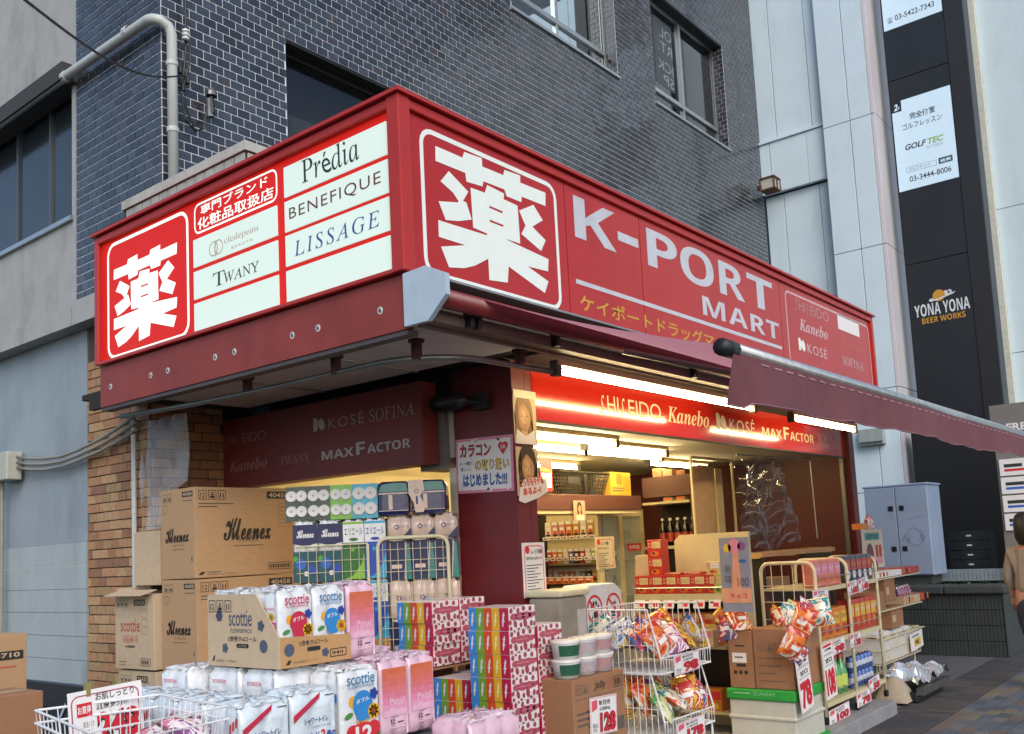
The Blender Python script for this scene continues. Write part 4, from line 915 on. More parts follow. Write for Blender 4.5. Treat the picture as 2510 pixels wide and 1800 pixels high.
t = thing('wrap_label', 'peach coloured paper tag hanging over the navy bundles', 'label', cg(.70,-.012,1.75), CZ); b = MB().use(film_pe); b.prism([(0,.2),(.09,.2),(.1,.14),(.07,.10),(.1,.04),(.09,0),(.04,.0),(.03,.06),(0,.12)], (0,0,0), (1,0,0), (0,0,1), .008); b.build('sheet', t)
f = Face((0,0,0), *FRONT); f.ring(.05,.13,.014,.004,navyt,0); f.rect(.045,.05,.012,.05,navyt,0); f.build('print', t)
def elle(top, mid, leaf, name):
    def fn(f, w, h):
        f.rect(0,h*.62,w,h*.36,film_w,0); f.text('エリエール', .008,h*.74,w-.016,h*.13,mid,1,fat=.01); f.disc(w*.5,h*.67,w*.22,mid,1,12,ry=h*.028); f.rect(0,h*.93,w,h*.04,leaf,1)
        f.rect(0,0,w,h*.62,top,0); f.poly([(0,0),(w,0),(w,h*.45),(w*.85,h*.25),(w*.4,h*.05)],leaf,1); f.disc(w*.45,h*.5,.012,leaf,1)
    return fn
dgreen = mt('deep_green_print','2c6b2c',.35,var=.05); lgreen = mt('lime_print','86b83f',.35,var=.05); dbl = mt('royal_blue_print','2a4fae',.35,var=.05); lbl = mt('sky_blue_print','3fa8cf',.35,var=.05)
def klx(f, w, h):
    f.rect(0,h*.64,w,h*.30,navy,0); f.heavy(script('Kleenex'), w*.15,h*.72,w*.7,h*.13,paperw,.002,1); f.poly([(0,h*.64),(w*.5,h*.58),(w,h*.64)],navy,1)
    f.rect(0,0,w,h*.5,mt('dark_teal_print','1f4f57',.35,var=.2,scale=30),0); f.disc(w*.3,h*.30,w*.22,bluep,1,14); f.disc(w*.75,h*.2,w*.2,dblue,1,14); f.disc(w*.1,h*.38,w*.12,greenp,1,12); f.disc(w*.52,h*.14,.015,paperw,2,8)
def nav(f, w, h):
    f.rect(0,0,w,h*.98,navy,0); f.poly([(w*.7,0),(w*.98,0),(w*.9,h*.9),(w*.8,h*.9)],wrapt,1); f.rect(w*.15,h*.28,w*.42,h*.1,film_pe,1); f.poly([(w*.66,0),(w*.7,0),(w*.8,h*.9),(w*.76,h*.98)],film_pe,2)
def pea(f, w, h):
    f.ring(w*.4,h*.55,.015,.005,navyt,0); f.text('エリエール',w*.5,h*.5,w*.38,.018,navyt,0); f.poly([(w*.55,0),(w,0),(w,h*.5)],navy,0)
pkA = packmesh(.150,.2,.375,2,2,3,film_w,31); pkB = packmesh(.128,.2,.36,2,2,3,film_w,33); pkC = packmesh(.15,.2,.24,2,2,2,film_pe,35); pkD = packmesh(.15,.2,.14,2,2,1,film_pe,37)
G_C = 'toilet roll packs in the cage'
for i, x in enumerate((-.02,.133)): pack(('Kleenex roll pack with navy band half behind the cartons','Kleenex roll pack with navy band and blue swirl behind the cage wire')[i], G_C, pkA, cg(x,.0,1.355), CZ, klx, None, .15,.2,.375)
pack('green printed roll pack behind the cage wire', G_C, pkB, cg(.288,.0,1.362), CZ, elle(dgreen,dgreen,lgreen,'g'), None, .128,.2,.36)
pack('blue printed roll pack behind the cage wire', G_C, pkB, cg(.42,.0,1.362), CZ, elle(dbl,dblue,lbl,'b'), None, .128,.2,.36)
for i in range(3):
    x = .555+i*.145
    pack('peach wrapped single layer roll pack above the cage rail', G_C, pkD, cg(x,.02,1.59), CZ, pea, None, .15,.2,.14)
    pack('navy and teal printed roll pack behind the cage bars', G_C, pkC, cg(x,.02,1.345), CZ, nav, None, .15,.2,.24)
    pack('peach wrapped roll pack low in the cage', G_C, pkC, cg(x,.02,1.10), CZ, pea, None, .15,.2,.24)
    pack('navy and teal roll pack lowest in the cage', G_C, pkC, cg(x,.02,.855), CZ, nav, None, .15,.2,.24)
for i in range(3): pack('blue printed roll pack low in the cage behind the tall pink pack', G_C, pkB, cg(.15+i*.135,.02,.995), CZ, elle(dbl,dblue,lbl,'b2'), None, .128,.2,.36)
b = thing('storage_crate', 'brown crate inside the cage under the roll packs', 'crate', cg(.02,.01,.13), CZ); q = MB().use(card2); q.box(0,.9,0,.28,0,.72); q.build('body', b)

# ================================================================= TISSUE BOX PACKS
dotp = mt('crimson_dot','974450',.4,var=.12,scale=60); dotb = mt('pink_white_film','e6dadb',.3,var=.05,coat=.4)
TCOL = [('crimson','b01f45'),('yellow','d9a62a'),('orange','cf4a22'),('green','6f9a32'),('blue','3a83c9')]
TL, TW_, TH_ = .225, .0525, .116
tb = []
for i, (n_, c) in enumerate(TCOL):
    b = MB().use(dotb); b.box(.002,TL,.001,TW_-.001,0,TH_)
    m = mt('tissue_end_'+n_, c, .3, var=.05, coat=.4)
    b.use(m).box(-.001,.003,.0005,TW_-.0005,.001,TH_-.001)
    f = Face((-.001,TW_,0), *LEFT, mb=b)
    mw_ = mt('tissue_mark_'+n_, 'd8d2d8' if i != 1 else 'e6dba0', .4, var=0)
    f.poly([(.018,.022),(.024,.02),(.03,.05),(.035,.09),(.028,.094),(.02,.06)],mw_,0); f.rect(.016,.045,.02,.006,mw_,1); f.rect(.02,.075,.018,.005,mw_,1)
    if i == 0:
        b.use(m).box(.001,.008,-.0012,.0005,.001,TH_-.001)
        f = Face((0,-.0005,0), *FRONT, mb=b)
        r = random.Random(4)
        for (cx, cz, sx, sz) in ((.03,.098,.013,.014),(.085,.096,.012,.015),(.13,.104,.014,.013),(.185,.1,.013,.013),(.215,.07,.012,.012),(.02,.04,.012,.013),(.06,.03,.014,.02),(.105,.022,.011,.014),(.14,.03,.016,.024),(.19,.025,.012,.016),(.215,.02,.01,.012),(.025,.01,.011,.01),(.165,.006,.013,.008),(.085,.004,.01,.006),(.055,.11,.009,.006)): f.disc(cx, cz, sx, dotp, 0, 9, ry=sz, rot=r.uniform(-.4,.4))
        for cx, rx, ry in ((.05,.03,.017),(.1,.04,.021),(.15,.04,.02),(.19,.022,.015)): f.disc(cx, .067, rx, mt('crimson_blob','ae5060',.4,var=.1,scale=60), 1, 12, ry=ry)
        f.rect(.06,.065,.1,.004,mt('blob_text','d08a96',.4,var=0),3)
    tb.append(b.mesh('tissue_box'))
def tissue(x, y, z, label, rz=0):
    t = thing('tissue_pack', label, 'tissue pack', (x,y,z), rz, 'five box tissue packs')
    for i, me in enumerate(tb): o = link('tissue_box', me, t, (0, i*TW_, 0)); o['label'] = ('crimson','yellow','orange','green','blue')[i]+' ended tissue box'
ORD = ('topmost','second from the top','third from the top','fourth from the top','fifth from the top','sixth from the top','seventh from the top','eighth from the top','ninth from the top','tenth from the top')
LT = 'five box tissue pack with rainbow ends, {} in the {} stack'
def stack(x, y, zt, n, lab, jit=.006, step=.1175):
    for k in range(n): tissue(x+rnd.uniform(-jit,jit), y+rnd.uniform(-jit,jit), zt-(k+1)*step, LT.format(ORD[k], lab), rnd.uniform(-.02,.02))
stack(.60,.495,1.23,2,'raised back'); tissue(.605,.50,.877,LT.format('third from the top', 'raised back'))
stack(.842,.505,1.232,3,'rearmost dotted',.004)
stack(.54,-.095,1.205,10,'tallest')
stack(.868,-.025,1.085,9,'plain dotted')
stack(.60,.235,.94-.117,2,'tray'); stack(.845,.30,.94-.117,2,'inner tray')
TT = thing('tissue_tray', 'open cardboard tray shelf holding tissue packs by the maroon pillar', 'box', (.585,.21,.0)); b = MB().use(card2); b.box(-.012,-.004,.535,.6,.0,.86).box(0,.5,.0,.6,.575,.583).box(0,.5,.275,.6,.862,.87).box(-.004,.5,.6,.606,0,.862).box(0,.5,.0,.2,.0,.57); b.build('body', TT)
# ================================================================= INSIDE THE SHOP
brownc = mt('brown_cabinet','5a3730',.45,var=.08); dkshelf = mt('dark_shelf','1d1715',.5); creamm = mt('cream_metal','cbbf97',.4,var=.05)
OC = thing('overhead_cabinet', 'brown overhead cabinet band above the shop shelves', 'cabinet', (2.3,1.5,1.80)); b = MB().use(brownc); b.box(0,2.25,0,.28,0,.135); b.build('body', OC, bevel=.004)
b = MB().use(creamm); b.box(0,2.25,.01,.28,-.03,-.001); b.build('rail', OC)
HD = thing('hanging_display', 'dark pegboard display of small hanging packs inside the shop', 'display rack', (4.2,1.8,.12))
b = MB().use(dkshelf); b.box(.05,.12,.0,1.0,0,1.72); b.build('back_panel', HD)
b = MB().use(creamm); b.box(-.02,.12,-.02,1.0,1.73,1.78).box(-.02,.05,-.04,.0,0,1.73); b.build('frame', HD)
for z in (1.19,1.02,.55): b = MB().use(dkshelf); b.box(-.1,.05,.0,1.0,z-.012,z+.006); b.build('shelf', HD)
hcols = {'white':'d8d2c0','pink':'c98a84','orange':'cf7a3c','amber':'c9963c','violet':'6d5a80','red':'b93a34','pale blue':'8fb2c2','black':'2a2826','olive':'9a9a52'}
HM = {}
for n_, h_ in hcols.items():
    b = MB().use(mt('hang_'+n_.replace(' ','_'), h_, .35, var=.1, scale=50)); b.box(-.015,0,-.032,.032,0,.1); b.use(paperw).box(-.017,-.001,-.028,.028,.1,.12); f = Face((-.015,.032,0), *LEFT, mb=b)
    f.rect(.012,.06,.04,.02,paperw,0); f.rect(.008,.02,.048,.014,ink if n_ != 'black' else yel,0); f.disc(.032,.045,.012,redp if n_ != 'red' else yel,1,8); HM[n_] = b.mesh('hanging_pack')
for z, s_, seq in ((1.60,1.35,'white pink pink orange amber white amber'),(1.36,1.15,'red orange amber white violet black red white olive'),(1.18,1.05,'pink white orange amber orange white olive black amber')):
    ns = seq.split(' '); ns = [n_ for n_ in ns]; y = 2.42
    for k, n_ in enumerate(ns):
        o = link('hanging_pack', HM[n_], None, (4.235, y-.05-k*(.58/len(ns)), z-.03+.12*0)); o.scale = (1, min(1.3, .5/len(ns)/.064), s_)
        tag(o, n_+' hanging pack on the '+{1.60:'upper',1.36:'middle',1.18:'lower'}[z]+' hooks of the pegboard display', 'pack', 'packs on the pegboard display')
tg = MB().use(paperw); tg.box(-.004,0,-.03,.03,0,.032); tg.use(ink).box(-.005,-.004,-.018,.018,.01,.02); tg = tg.mesh('price_tag')
for z in (1.44,1.24): 
    for k in range(8): link('price_tag', tg, HD, (-.02,.03+k*.078,z))
for k in range(7):
    o = link('orange_pouch', HM['orange'], None, (4.12,1.84+k*.085,1.145)); o.scale = (2,1.15,.55); tag(o, 'orange pouch lying on the shelf under the hanging packs', 'pouch', 'orange pouches on the display shelf')
for k, c in enumerate(('green','black','white')):
    o = link('shelf_pack', HM[{'green':'olive','black':'black','white':'white'}[c]], None, (4.1,1.9+k*.19,.675)); o.scale = (3,2.4,2.6); tag(o, {'green':'olive','black':'black','white':'white'}[c]+' pack on the lowest visible display shelf inside', 'pack')
FR = thing('glass_fridge', 'cream framed glass door refrigerator at the back of the shop', 'refrigerator', (4.24,1.8,.12))
b = MB().use(creamm); b.box(0,.86,.02,.6,0,.1).box(0,.86,.02,.6,1.64,1.71).box(0,.06,.02,.6,.1,1.64).box(.8,.86,.02,.6,.1,1.64).box(.40,.46,.02,.05,.1,1.64).box(.06,.8,.55,.6,.1,1.64); b.build('body', FR)
b = MB().use(mt('fridge_light_wall','d3d8c2',.5,emit=.25,ecol='e8f0d8',var=0)); b.box(.06,.8,.54,.549,.1,1.64); b.build('lit_back', FR)
for z in (.5,.85,1.2): b = MB().use(alu); b.box(.06,.8,.1,.54,z,z+.015); b.build('shelf', FR)
gl = mt('clear_glass','e8f0ee',.03,var=0,alpha=.14,spec=.8)
for x in (.06,.46): b = MB().use(gl); b.box(x,x+.34,.03,.036,.1,1.64); b.build('door_glass', FR)
f = Face((.46,.028,1.0), *FRONT); f.text('冷え', .02,.42,.14,.08,greenp,0); f.rect(.08,.30,.26,.07,redp,0); f.text('大特価', .1,.315,.2,.04,paperw,1,fat=.02); f.build('sticker', FR)
bcol = [('amber','a8672a'),('red','a83226'),('brown','4a2c1c'),('white','d2cdb8'),('green','4a7a3e')]
for k in range(10):
    n_, h_ = bcol[k % 5]; b = MB().use(mt('drink_'+n_, h_, .15, coat=.5, var=0)); b.lathe([(0,0),(.03,0),(.032,.1),(.028,.14),(.012,.17),(.012,.2),(0,.2)], n=10); b.use(paperw).lathe([(.0325,.04),(.033,.09)], n=10)
    b = b.build('drink_bottle', None, True, (4.34+(k % 5)*.15, 2.1, .985 if k < 5 else 1.335)); tag(b, n_+' drink bottle on the '+('lower' if k < 5 else 'upper')+' shelf of the glass refrigerator', 'bottle', 'bottles in the refrigerator')
BS = thing('bottle_cabinet', 'dark open cabinet with a brown top panel holding sauce bottles', 'cabinet', (5.1,1.25,.12))
b = MB().use(brownc); b.box(0,.4,0,.56,1.82,2.02).box(.0,.4,.0,.03,0,1.82).box(.38,.4,.03,.56,0,1.82); b.build('body', BS)
b = MB().use(dkshelf); b.box(.05,.38,.03,.56,0,1.3).box(.36,.38,.03,.56,1.3,1.74); b.build('lower_front', BS)
b = MB().use(creamm); b.box(-.02,.38,.03,.56,1.745,1.77); b.build('shelf', BS)
b = MB().use(creamm); b.box(-.03,.05,.03,.56,1.30,1.33); b.build('shelf', BS)
for k in range(5):
    b = MB().use(mt('soy_dark','140b08',.12,coat=.6,var=0)); b.lathe([(0,0),(.035,0),(.037,.15),(.03,.19),(.014,.22),(.014,.25)], n=10); b.use(mt('sauce_label','a8443a',.4,var=.1)).lathe([(.0375,.04),(.038,.13)], n=10); b.use(paperw).lathe([(.016,.25),(.016,.275),(0,.275)], n=10)
    b = b.build('sauce_bottle', None, True, (5.2,1.32+k*.085,1.45)); tag(b, 'dark sauce bottle with red label in the open cabinet', 'bottle', 'sauce bottles in the cabinet')
for k, (y, c) in enumerate(((1.34,'brown_cardboard'),(1.48,'kraft_cardboard'),(1.60,'brown_cardboard'))):
    carton(('small brown carton','small tan carton','squat brown carton')[k]+' on top of the bottle cabinet', (5.14,y,2.141), .12, .1, .05+.02*k, MATS[c], .1*k, None, None, 'small_carton')
for k, y in enumerate((1.36,1.5)): carton(('little boxed','second little boxed')[k]+' product on the upper cabinet shelf', (5.14,y,1.891), .1, .1, .045, card3, 0, lambda f, w, h: f.rect(.01,.01,w-.02,h-.02,orange,0), None, 'small_carton')
# basket, yellow box, calendar on the cabinet
BK = thing('shopping_basket', 'black plastic mesh basket standing on the brown overhead cabinet', 'basket', (3.28,1.52,1.936)); m = mt('black_plastic','231e1a',.4); w, d, h = .72, .24, .19
b = MB().use(m); b.box(0.03,w-.03,.02,d-.02,0,.012); b.build('bottom', BK)
b = MB().use(m); b.tube([(-.02,-.02,h),(w+.02,-.02,h),(w+.02,d+.02,h),(-.02,d+.02,h),(-.02,-.02,h)], .012, 6); b.build('rim', BK)
b = MB().use(m)
for i in range(25): t = i/24; b.bar((.03+t*(w-.06),.02,0),(-.02+t*(w+.04),-.018,h),.006); b.bar((.03+t*(w-.06),d-.02,0),(-.02+t*(w+.04),d+.018,h),.006)
for i in range(9): t = i/8; b.bar((.03,.02+t*(d-.04),0),(-.02,-.018+t*(d+.036),h),.006); b.bar((w-.03,.02+t*(d-.04),0),(w+.02,-.018+t*(d+.036),h),.006)
for k in range(1,6): t = k/6; z = t*h; e = .05*t; b.tube([(.03-e,.02-e*.8,z),(w-.03+e,.02-e*.8,z),(w-.03+e,d-.02+e*.8,z),(.03-e,d-.02+e*.8,z),(.03-e,.02-e*.8,z)], .004, 4)
b.box(.1,.27,-.02,-.012,.09,.15); b.box(w*.5-.02,w*.5+.02,-.022,-.0,0,h); b.build('mesh_sides', BK)
carton('yellow box leaning beside the black basket', (4.07,1.52,1.937), .36, .16, .215, mt('yellow_card','cfa236',.6,var=.06), .03, None, lambda f, w, h: (f.rect(.1,.1,.1,.1,orange,0), f.rect(.02,.06,.2,.012,inkg,0), f.rect(.22,.04,.12,.14,mt('mustard','b98d2a',.6),0), f.rect(.02,.035,.2,.012,inkg,0)), 'boxed_goods')
e, f = sheetthing('calendar', 'red and white calendar hanging on the back of the shop', 'calendar', (2.95,1.47,1.95), FRONT, .16, .28, redp); f.rect(.015,.03,.13,.12,paperw,0); f.text('21', .05,.06,.06,.06,ink,1); f.poly([(.0,.17),(.16,.15),(.16,.18),(.0,.2)],orange,0); f.build('print', e)
e, f = sheetthing('poster', 'small pink card with a long haired woman above the pegboard display', 'poster', (3.42,1.49,1.71), FRONT, .17, .17, mt('pinkish_card','d3a28e',.5,var=.05)); portrait(f,.085,.1,.1,hairb); f.rect(.03,.0,.11,.045,mt('poster_cream','e5dcc0',.5),5); f.build('print', e)
# mirror frame and beige roll
MF = thing('panel_stand', 'cream metal frame stand with a beige hanging panel inside the shop', 'frame', (4.45,.9,.12))
b = MB().use(creamm)
for x in (0,.82): b.tube([(x,0,0),(x,0,2.12)], .014, 6)
b.tube([(0,0,2.12),(.82,0,2.12)], .014, 6); b.build('frame', MF)
b = MB().use(mt('beige_panel','b79a72',.6,var=.06)); b.sheet(lambda s, t: (.08+s*.46, .05-.05*math.sin(math.pi*s), 1.1+t*.95), 10, 2); b.build('panel', MF, smooth=True)
b = MB().use(mt('beige_panel_edge','c9ba8c',.6)); b.box(.55,.68,.04,.06,1.1,2.04); b.build('edge_panel', MF)
PB = thing('plastic_sheeting', 'bunched clear plastic sheeting hanging in front of the maroon side wall', 'plastic sheet', (4.95,.62,0))
filmg = mt('grey_film','4c5054',.06,var=0,alpha=.3,spec=1.0,coat=1.0)
def drape(s, t): return (.0+s*1.0-.12*t*math.sin(s*3.1), .03*math.sin(s*21+t*3)+.04*math.sin(s*9-t*5)+.015*math.sin(t*25+s*12), 2.24-t*.8+.09*math.sin(s*math.pi)*-t+.02*math.sin(s*30))
b = MB().use(filmg); b.sheet(drape, 46, 30); b.build('film', PB, smooth=True)
def drape2(s, t): return (.1+s*.75+.05*math.sin(t*6), .12+.04*math.sin(s*17+t*6)+.02*math.sin(t*19), 2.22-t*.74)
b = MB().use(filmg); b.sheet(drape2, 36, 24); b.build('film', PB, smooth=True)
b = MB().use(alu); b.tube([(-.15,0,2.25),(1.6,0,2.27)], .008, 6); b.tube([(1.6,0,2.27),(1.63,0,1.45)], .006, 6); b.build('hanging_bar', PB)
# cluttered dark stock behind
for k, (x, y, w, d, h, m, l) in enumerate(((5.2,.95,.5,.4,1.2,'brown_cardboard','tall brown stock carton behind the plastic sheeting'),(5.85,.9,.6,.5,.95,'kraft_cardboard','kraft stock carton on the floor near the side wall'),(5.9,.95,.3,.3,.0,'',''),(2.6,2.4,1.2,.5,1.5,'brown_cardboard','large brown stock stack at the back of the shop'),(1.7,2.5,.8,.5,1.3,'kraft_cardboard','kraft stock stack in the back corner'))):
    if l: carton(l, (x,y,.122), w, d, h, MATS[m])
WP = thing('wooden_frame', 'pale wooden frame lying across the rack behind the snack shelves', 'wood frame', (4.05,.1,1.30)); b = MB().use(mt('pale_wood','a8875c',.7,var=.12,scale=12)); b.box(0,1.6,0,.03,.03,.065).box(0,1.6,.3,.33,.03,.065).box(.7,.74,.03,.3,.02,.064).box(1.57,1.6,.03,.3,.02,.07).box(0,.03,.03,.3,.02,.064); b.build('frame', WP)
for x in (.02,1.5): b = MB().use(black); b.box(x,x+.04,.01,.3,-1.18,.02); b.build('leg', WP)

# ================================================================= GONDOLA WITH RED BOXES
GO = thing('gondola_shelf', 'cream gondola shelf with red food boxes and price cards', 'shelf', (3.1,0,.12)); y0, y1 = -.02, .73
b = MB().use(creamm); b.prism([(0,.25),(.62,.25),(.62,1.40),(.05,1.40),(0,1.355)], (.26,y1-.22,.02), (0,-1,0), (0,0,1), .03); b.build('back_board', GO)
b = MB().use(creamm); b.box(.02,.26,y1-.015,y1,0,1.21).box(.26,.29,y0,y1,.0,.28); b.build('side_panel', GO)
for z in (.985,.61,.15): b = MB().use(creamm); b.box(-.03,.27,y0,y1-.016,z-.02,z); b.build('shelf', GO); 
b = MB().use(dkshelf); b.box(.24,.256,y0,y1-.016,.15,.96); b.build('inner_back', GO)
b = MB().use(alu); b.tube([(-.035,y0,1.03),(-.035,y1,1.03)], .005, 6); b.build('fence_rail', GO)
b = MB().use(creamm); b.box(-.045,-.031,y0,y1-.016,.93,.985); b.build('price_rail', GO)
pc_ = MB().use(paperw); pc_.obox((0,0,-.03), (0,.045,0), (.008,0,.033), (.002,0,0)); pc_.use(redp).obox((-.003,-.012,-.036), (0,.02,0), (.004,0,.014), (.0012,0,0)); pc_.use(ink).obox((-.003,.02,-.02), (0,.012,0), (.002,0,.006), (.0012,0,0)); pc_ = pc_.mesh('price_card')
for k in range(6): link('price_card', pc_, GO, (-.05,.04+k*.125,.945))
def foodbox(label, loc, cols, w=.12, d=.105, h=.135, group='red food boxes on the gondola', rz=0):
    t = thing('food_box', label, 'food box', loc, rz, group); b = MB().use(cols[0]); b.box(0,d,0,w,0,h); b.build('carton', t, bevel=.003)
    f = Face((0,w,0), *LEFT); f.rect(w*.32,h*.52,w*.62,h*.38,cols[1],0); f.rect(w*.06,h*.5,w*.2,h*.4,redp if cols[0] is not redp else cred,0)
    for i in range(2):
        for j in range(2): f.rect(w*(.09+.09*i),h*(.56+.17*j),w*.05,h*.1,cols[1],1)
    f.text('カレー',w*.38,h*.6,w*.5,h*.2,inkr,1); f.disc(w*.5,h*.22,w*.3,cols[2],0,12,ry=h*.16); f.disc(w*.42,h*.24,w*.12,brn,1,10,ry=h*.09); f.build('print', t); return t
redbox = mt('food_box_red','b4302a',.35,var=.06,scale=30); buff = mt('buff_print','cdbb86',.5,var=.05)
for k in range(6): foodbox('red food box in the bottom row on the gondola shelf', (3.085,.595-k*.118,1.106), (redbox,buff,orange))
for k in range(2): foodbox('red food box stacked up on the gondola row, '+('lower','upper')[k]+' of its pair', (3.10,.475,1.242+k*.136), (redbox,buff,orange), w=.125)
foodbox('red food box laid across the bottom row', (3.10,.32,1.242), (redbox,buff,orange), w=.15, h=.02); foodbox('red food box laid at the middle of the row', (3.10,.16,1.242), (redbox,buff,orange), w=.15, h=.02)
foodbox('green and cream food box at the end of the gondola row', (3.08,-.01,1.106), (mt('lime_card','a9b85a',.4),buff,greenp), w=.06); foodbox('cream topped food box on the end of the gondola row', (3.09,.0,1.242), (buff,paperw,orange), w=.11, h=.09)
t = carton('pale tan carton propped on the left end of the gondola', (3.12,.60,1.242), .1, .12, .16, card3, .1, None, None, 'small_carton')
oran = mt('orange_pack','c9772c',.35,var=.15,scale=30); yelp = mt('yellow_pack','d2a83a',.35,var=.1,scale=30)
G_O = 'orange pouches on the lower gondola shelf'
for k in range(5):
    for j in range(3):
        foodbox(('orange','yellow banded orange')[j % 2]+' packet stacked on the lower gondola shelf', (3.09,.06+k*.135,.731+j*.078), (oran if j % 2 == 0 else yelp, buff, redp), w=.125, d=.14, h=.076, group=G_O)
for k in range(5): foodbox('orange packet on the bottom gondola shelf', (3.09,.06+k*.135,.271), (oran,redp,yel), w=.125, d=.14, h=.15, group='packets on the bottom gondola shelf', rz=0)
foodbox('yellow and pink boxed sweets standing out from the lower gondola shelf', (3.0,.045,.735), (mt('pale_sweet_box','d9c08a',.4,var=.15,scale=40),pink,yel), w=.15, d=.08, h=.12, group=None)

# ================================================================= TIERED WIRE BASKET
WS = thing('wire_basket_stand', 'white wire two tier basket stand full of snack bags', 'basket stand', (1.62,-.33,.12)); W_, D_ = .6, .53
b = MB().use(white_enamel)
for z0, z1 in ((.62,.985),(.26,.615)):
    for x in (0, W_):
        b.tube([(x,D_,z0-.0),(x,D_,z1),(x,.07,z1),(x,.0,z0+.09),(x,.0,z0),(x,D_,z0)], .006, 6)
        for k in range(1,13):
            y = D_*k/13; top = z1 if y > .07 else z0+.09+(z1-z0-.09)*y/.07
            b.tube([(x,y,z0),(x,y,top)], .0025, 4)
        b.tube([(x,.02,z0+.16),(x,D_,z0+.16)], .003, 4)
    for y, z in ((0,z0),(0,z0+.09),(D_,z0),(D_,z1)): b.tube([(0,y,z),(W_,y,z)], .005, 6)
    for k in range(1,19): x = W_*k/19; b.tube([(x,0,z0+.09),(x,0,z0),(x,D_,z0),(x,D_,z1)], .0025, 4)
    for k in range(1,5): b.tube([(0,D_*k/5,z0-.003),(W_,D_*k/5,z0-.003)], .003, 4)
b.build('wire_baskets', WS)
for x in (0, W_):
    for y in (.02, D_): b = MB().use(white_enamel); b.tube([(x,y,0),(x,y,.26)], .007, 6); b.build('leg', WS)
def bagmesh(m1, m2, seed, w=.16, h=.2, t=.045):
    r = random.Random(seed); b = MB().use(m1); N = 8
    def fn(sg):
        def g_(s, u):
            e = (math.sin(math.pi*s)*math.sin(math.pi*u))**.5
            return ((s-.5)*w+r.uniform(-.003,.003), sg*t*e+r.uniform(-.003,.003), (u-.5)*h)
        return g_
    b.sheet(fn(-1), N, N); b.sheet(fn(1), N, N)
    k = len(b.f)//2
    def patch(sg, s0, s1, u0, u1):
        def g_(a, c):
            s, u = s0+(s1-s0)*a, u0+(u1-u0)*c; e = (math.sin(math.pi*s)*math.sin(math.pi*u))**.5
            return ((s-.5)*w, sg*(t*e+.004), (u-.5)*h)
        return g_
    for sg in (-1, 1): b.use(m2).sheet(patch(sg, .22, .78, .56, .78), 5, 3); b.use(paperw).sheet(patch(sg, .3, .7, .30, .44), 4, 2); b.use(m2).sheet(patch(sg, .02, .98, .95, 1.0), 4, 1)
    return b.mesh('bag', True)
BAGC = {'red':('c03530','d8d4cc'),'blue':('3f66ae','d9d9da'),'yellow':('d9ab38','c03530'),'pink':('cf7f94','e2d8d4'),'green':('4f9a52','d8d8c4'),'white':('d9dadb','b8434a'),'orange':('d0702c','e0b84a'),'teal':('3c8f92','e0dcc8'),'purple':('7a5a96','d6c8d8')}
def printmat(name, cols, sc=5):
    m = mt(name, cols[0], .2, var=0, coat=.5); nt = m.node_tree; b = nt.nodes['Principled BSDF']; tc = nt.nodes.new('ShaderNodeTexCoord')
    n = nt.nodes.new('ShaderNodeTexNoise'); n.inputs['Scale'].default_value = sc*2; n.inputs['Detail'].default_value = 3; n.inputs['Distortion'].default_value = 1.5; nt.links.new(tc.outputs['Object'], n.inputs['Vector'])
    r = nt.nodes.new('ShaderNodeValToRGB'); r.color_ramp.interpolation = 'CONSTANT'; e = r.color_ramp.elements
    while len(e) < len(cols): e.new(.5)
    for i, c in enumerate(cols): e[i].position = 0 if i == 0 else .36+.3*(i-1)/(len(cols)-1); e[i].color = S(c)
    nt.links.new(n.outputs[0], r.inputs[0]); nt.links.new(r.outputs[0], b.inputs['Base Color']); return m
PALS = {'red':('8e2420','c03530','d9762e','d8d4cc'),'blue':('2c4a86','3f66ae','c9ccd2','c9a83a'),'yellow':('b8862a','d9ab38','c03530','e6dcc0'),'pink':('b35a72','cf7f94','e2d8d4','8a4f86'),'green':('2f6b34','4f9a52','c9c88a','d8d8c4'),'white':('c9ccd0','dfe0e2','b8434a','4a6aa8'),'orange':('a84a1e','d0702c','e0b84a','7d2a1c'),'teal':('25666a','3c8f92','e0dcc8','c9563c'),'purple':('4f3a6a','7a5a96','d6c8d8','c98a3a')}
BM = {k: bagmesh(printmat('bag_'+k+'_a', PALS[k]), mt('bag_'+k+'_b', PALS[k][2], .25, var=.1, scale=60, coat=.4), i) for i, (k, (a, c)) in enumerate(BAGC.items())}
def bag(col, loc, rot, label, group=None, s=1, name='snack_bag'):
    o = link(name, BM[col], None, loc, rot); o.scale = (s, s, s); return tag(o, label, 'snack bag', group)
k = 0
for z, zn in ((.80,'upper'),(.44,'lower')):
    for i in range(4):
        for j in range(4):
            col = list(BAGC)[(k*5+k//3) % 9]; k += 1
            bag(col, (1.70+i*.145+rnd.uniform(-.02,.02), -.27+j*.12, z+.10+rnd.uniform(0,.05)+.03*(j > 1)), (rnd.uniform(-1.2,-.3), rnd.uniform(-.7,.7), rnd.uniform(-1,1)), col+' snack bag heaped in the '+zn+' wire basket', 'snack bags in the wire baskets')
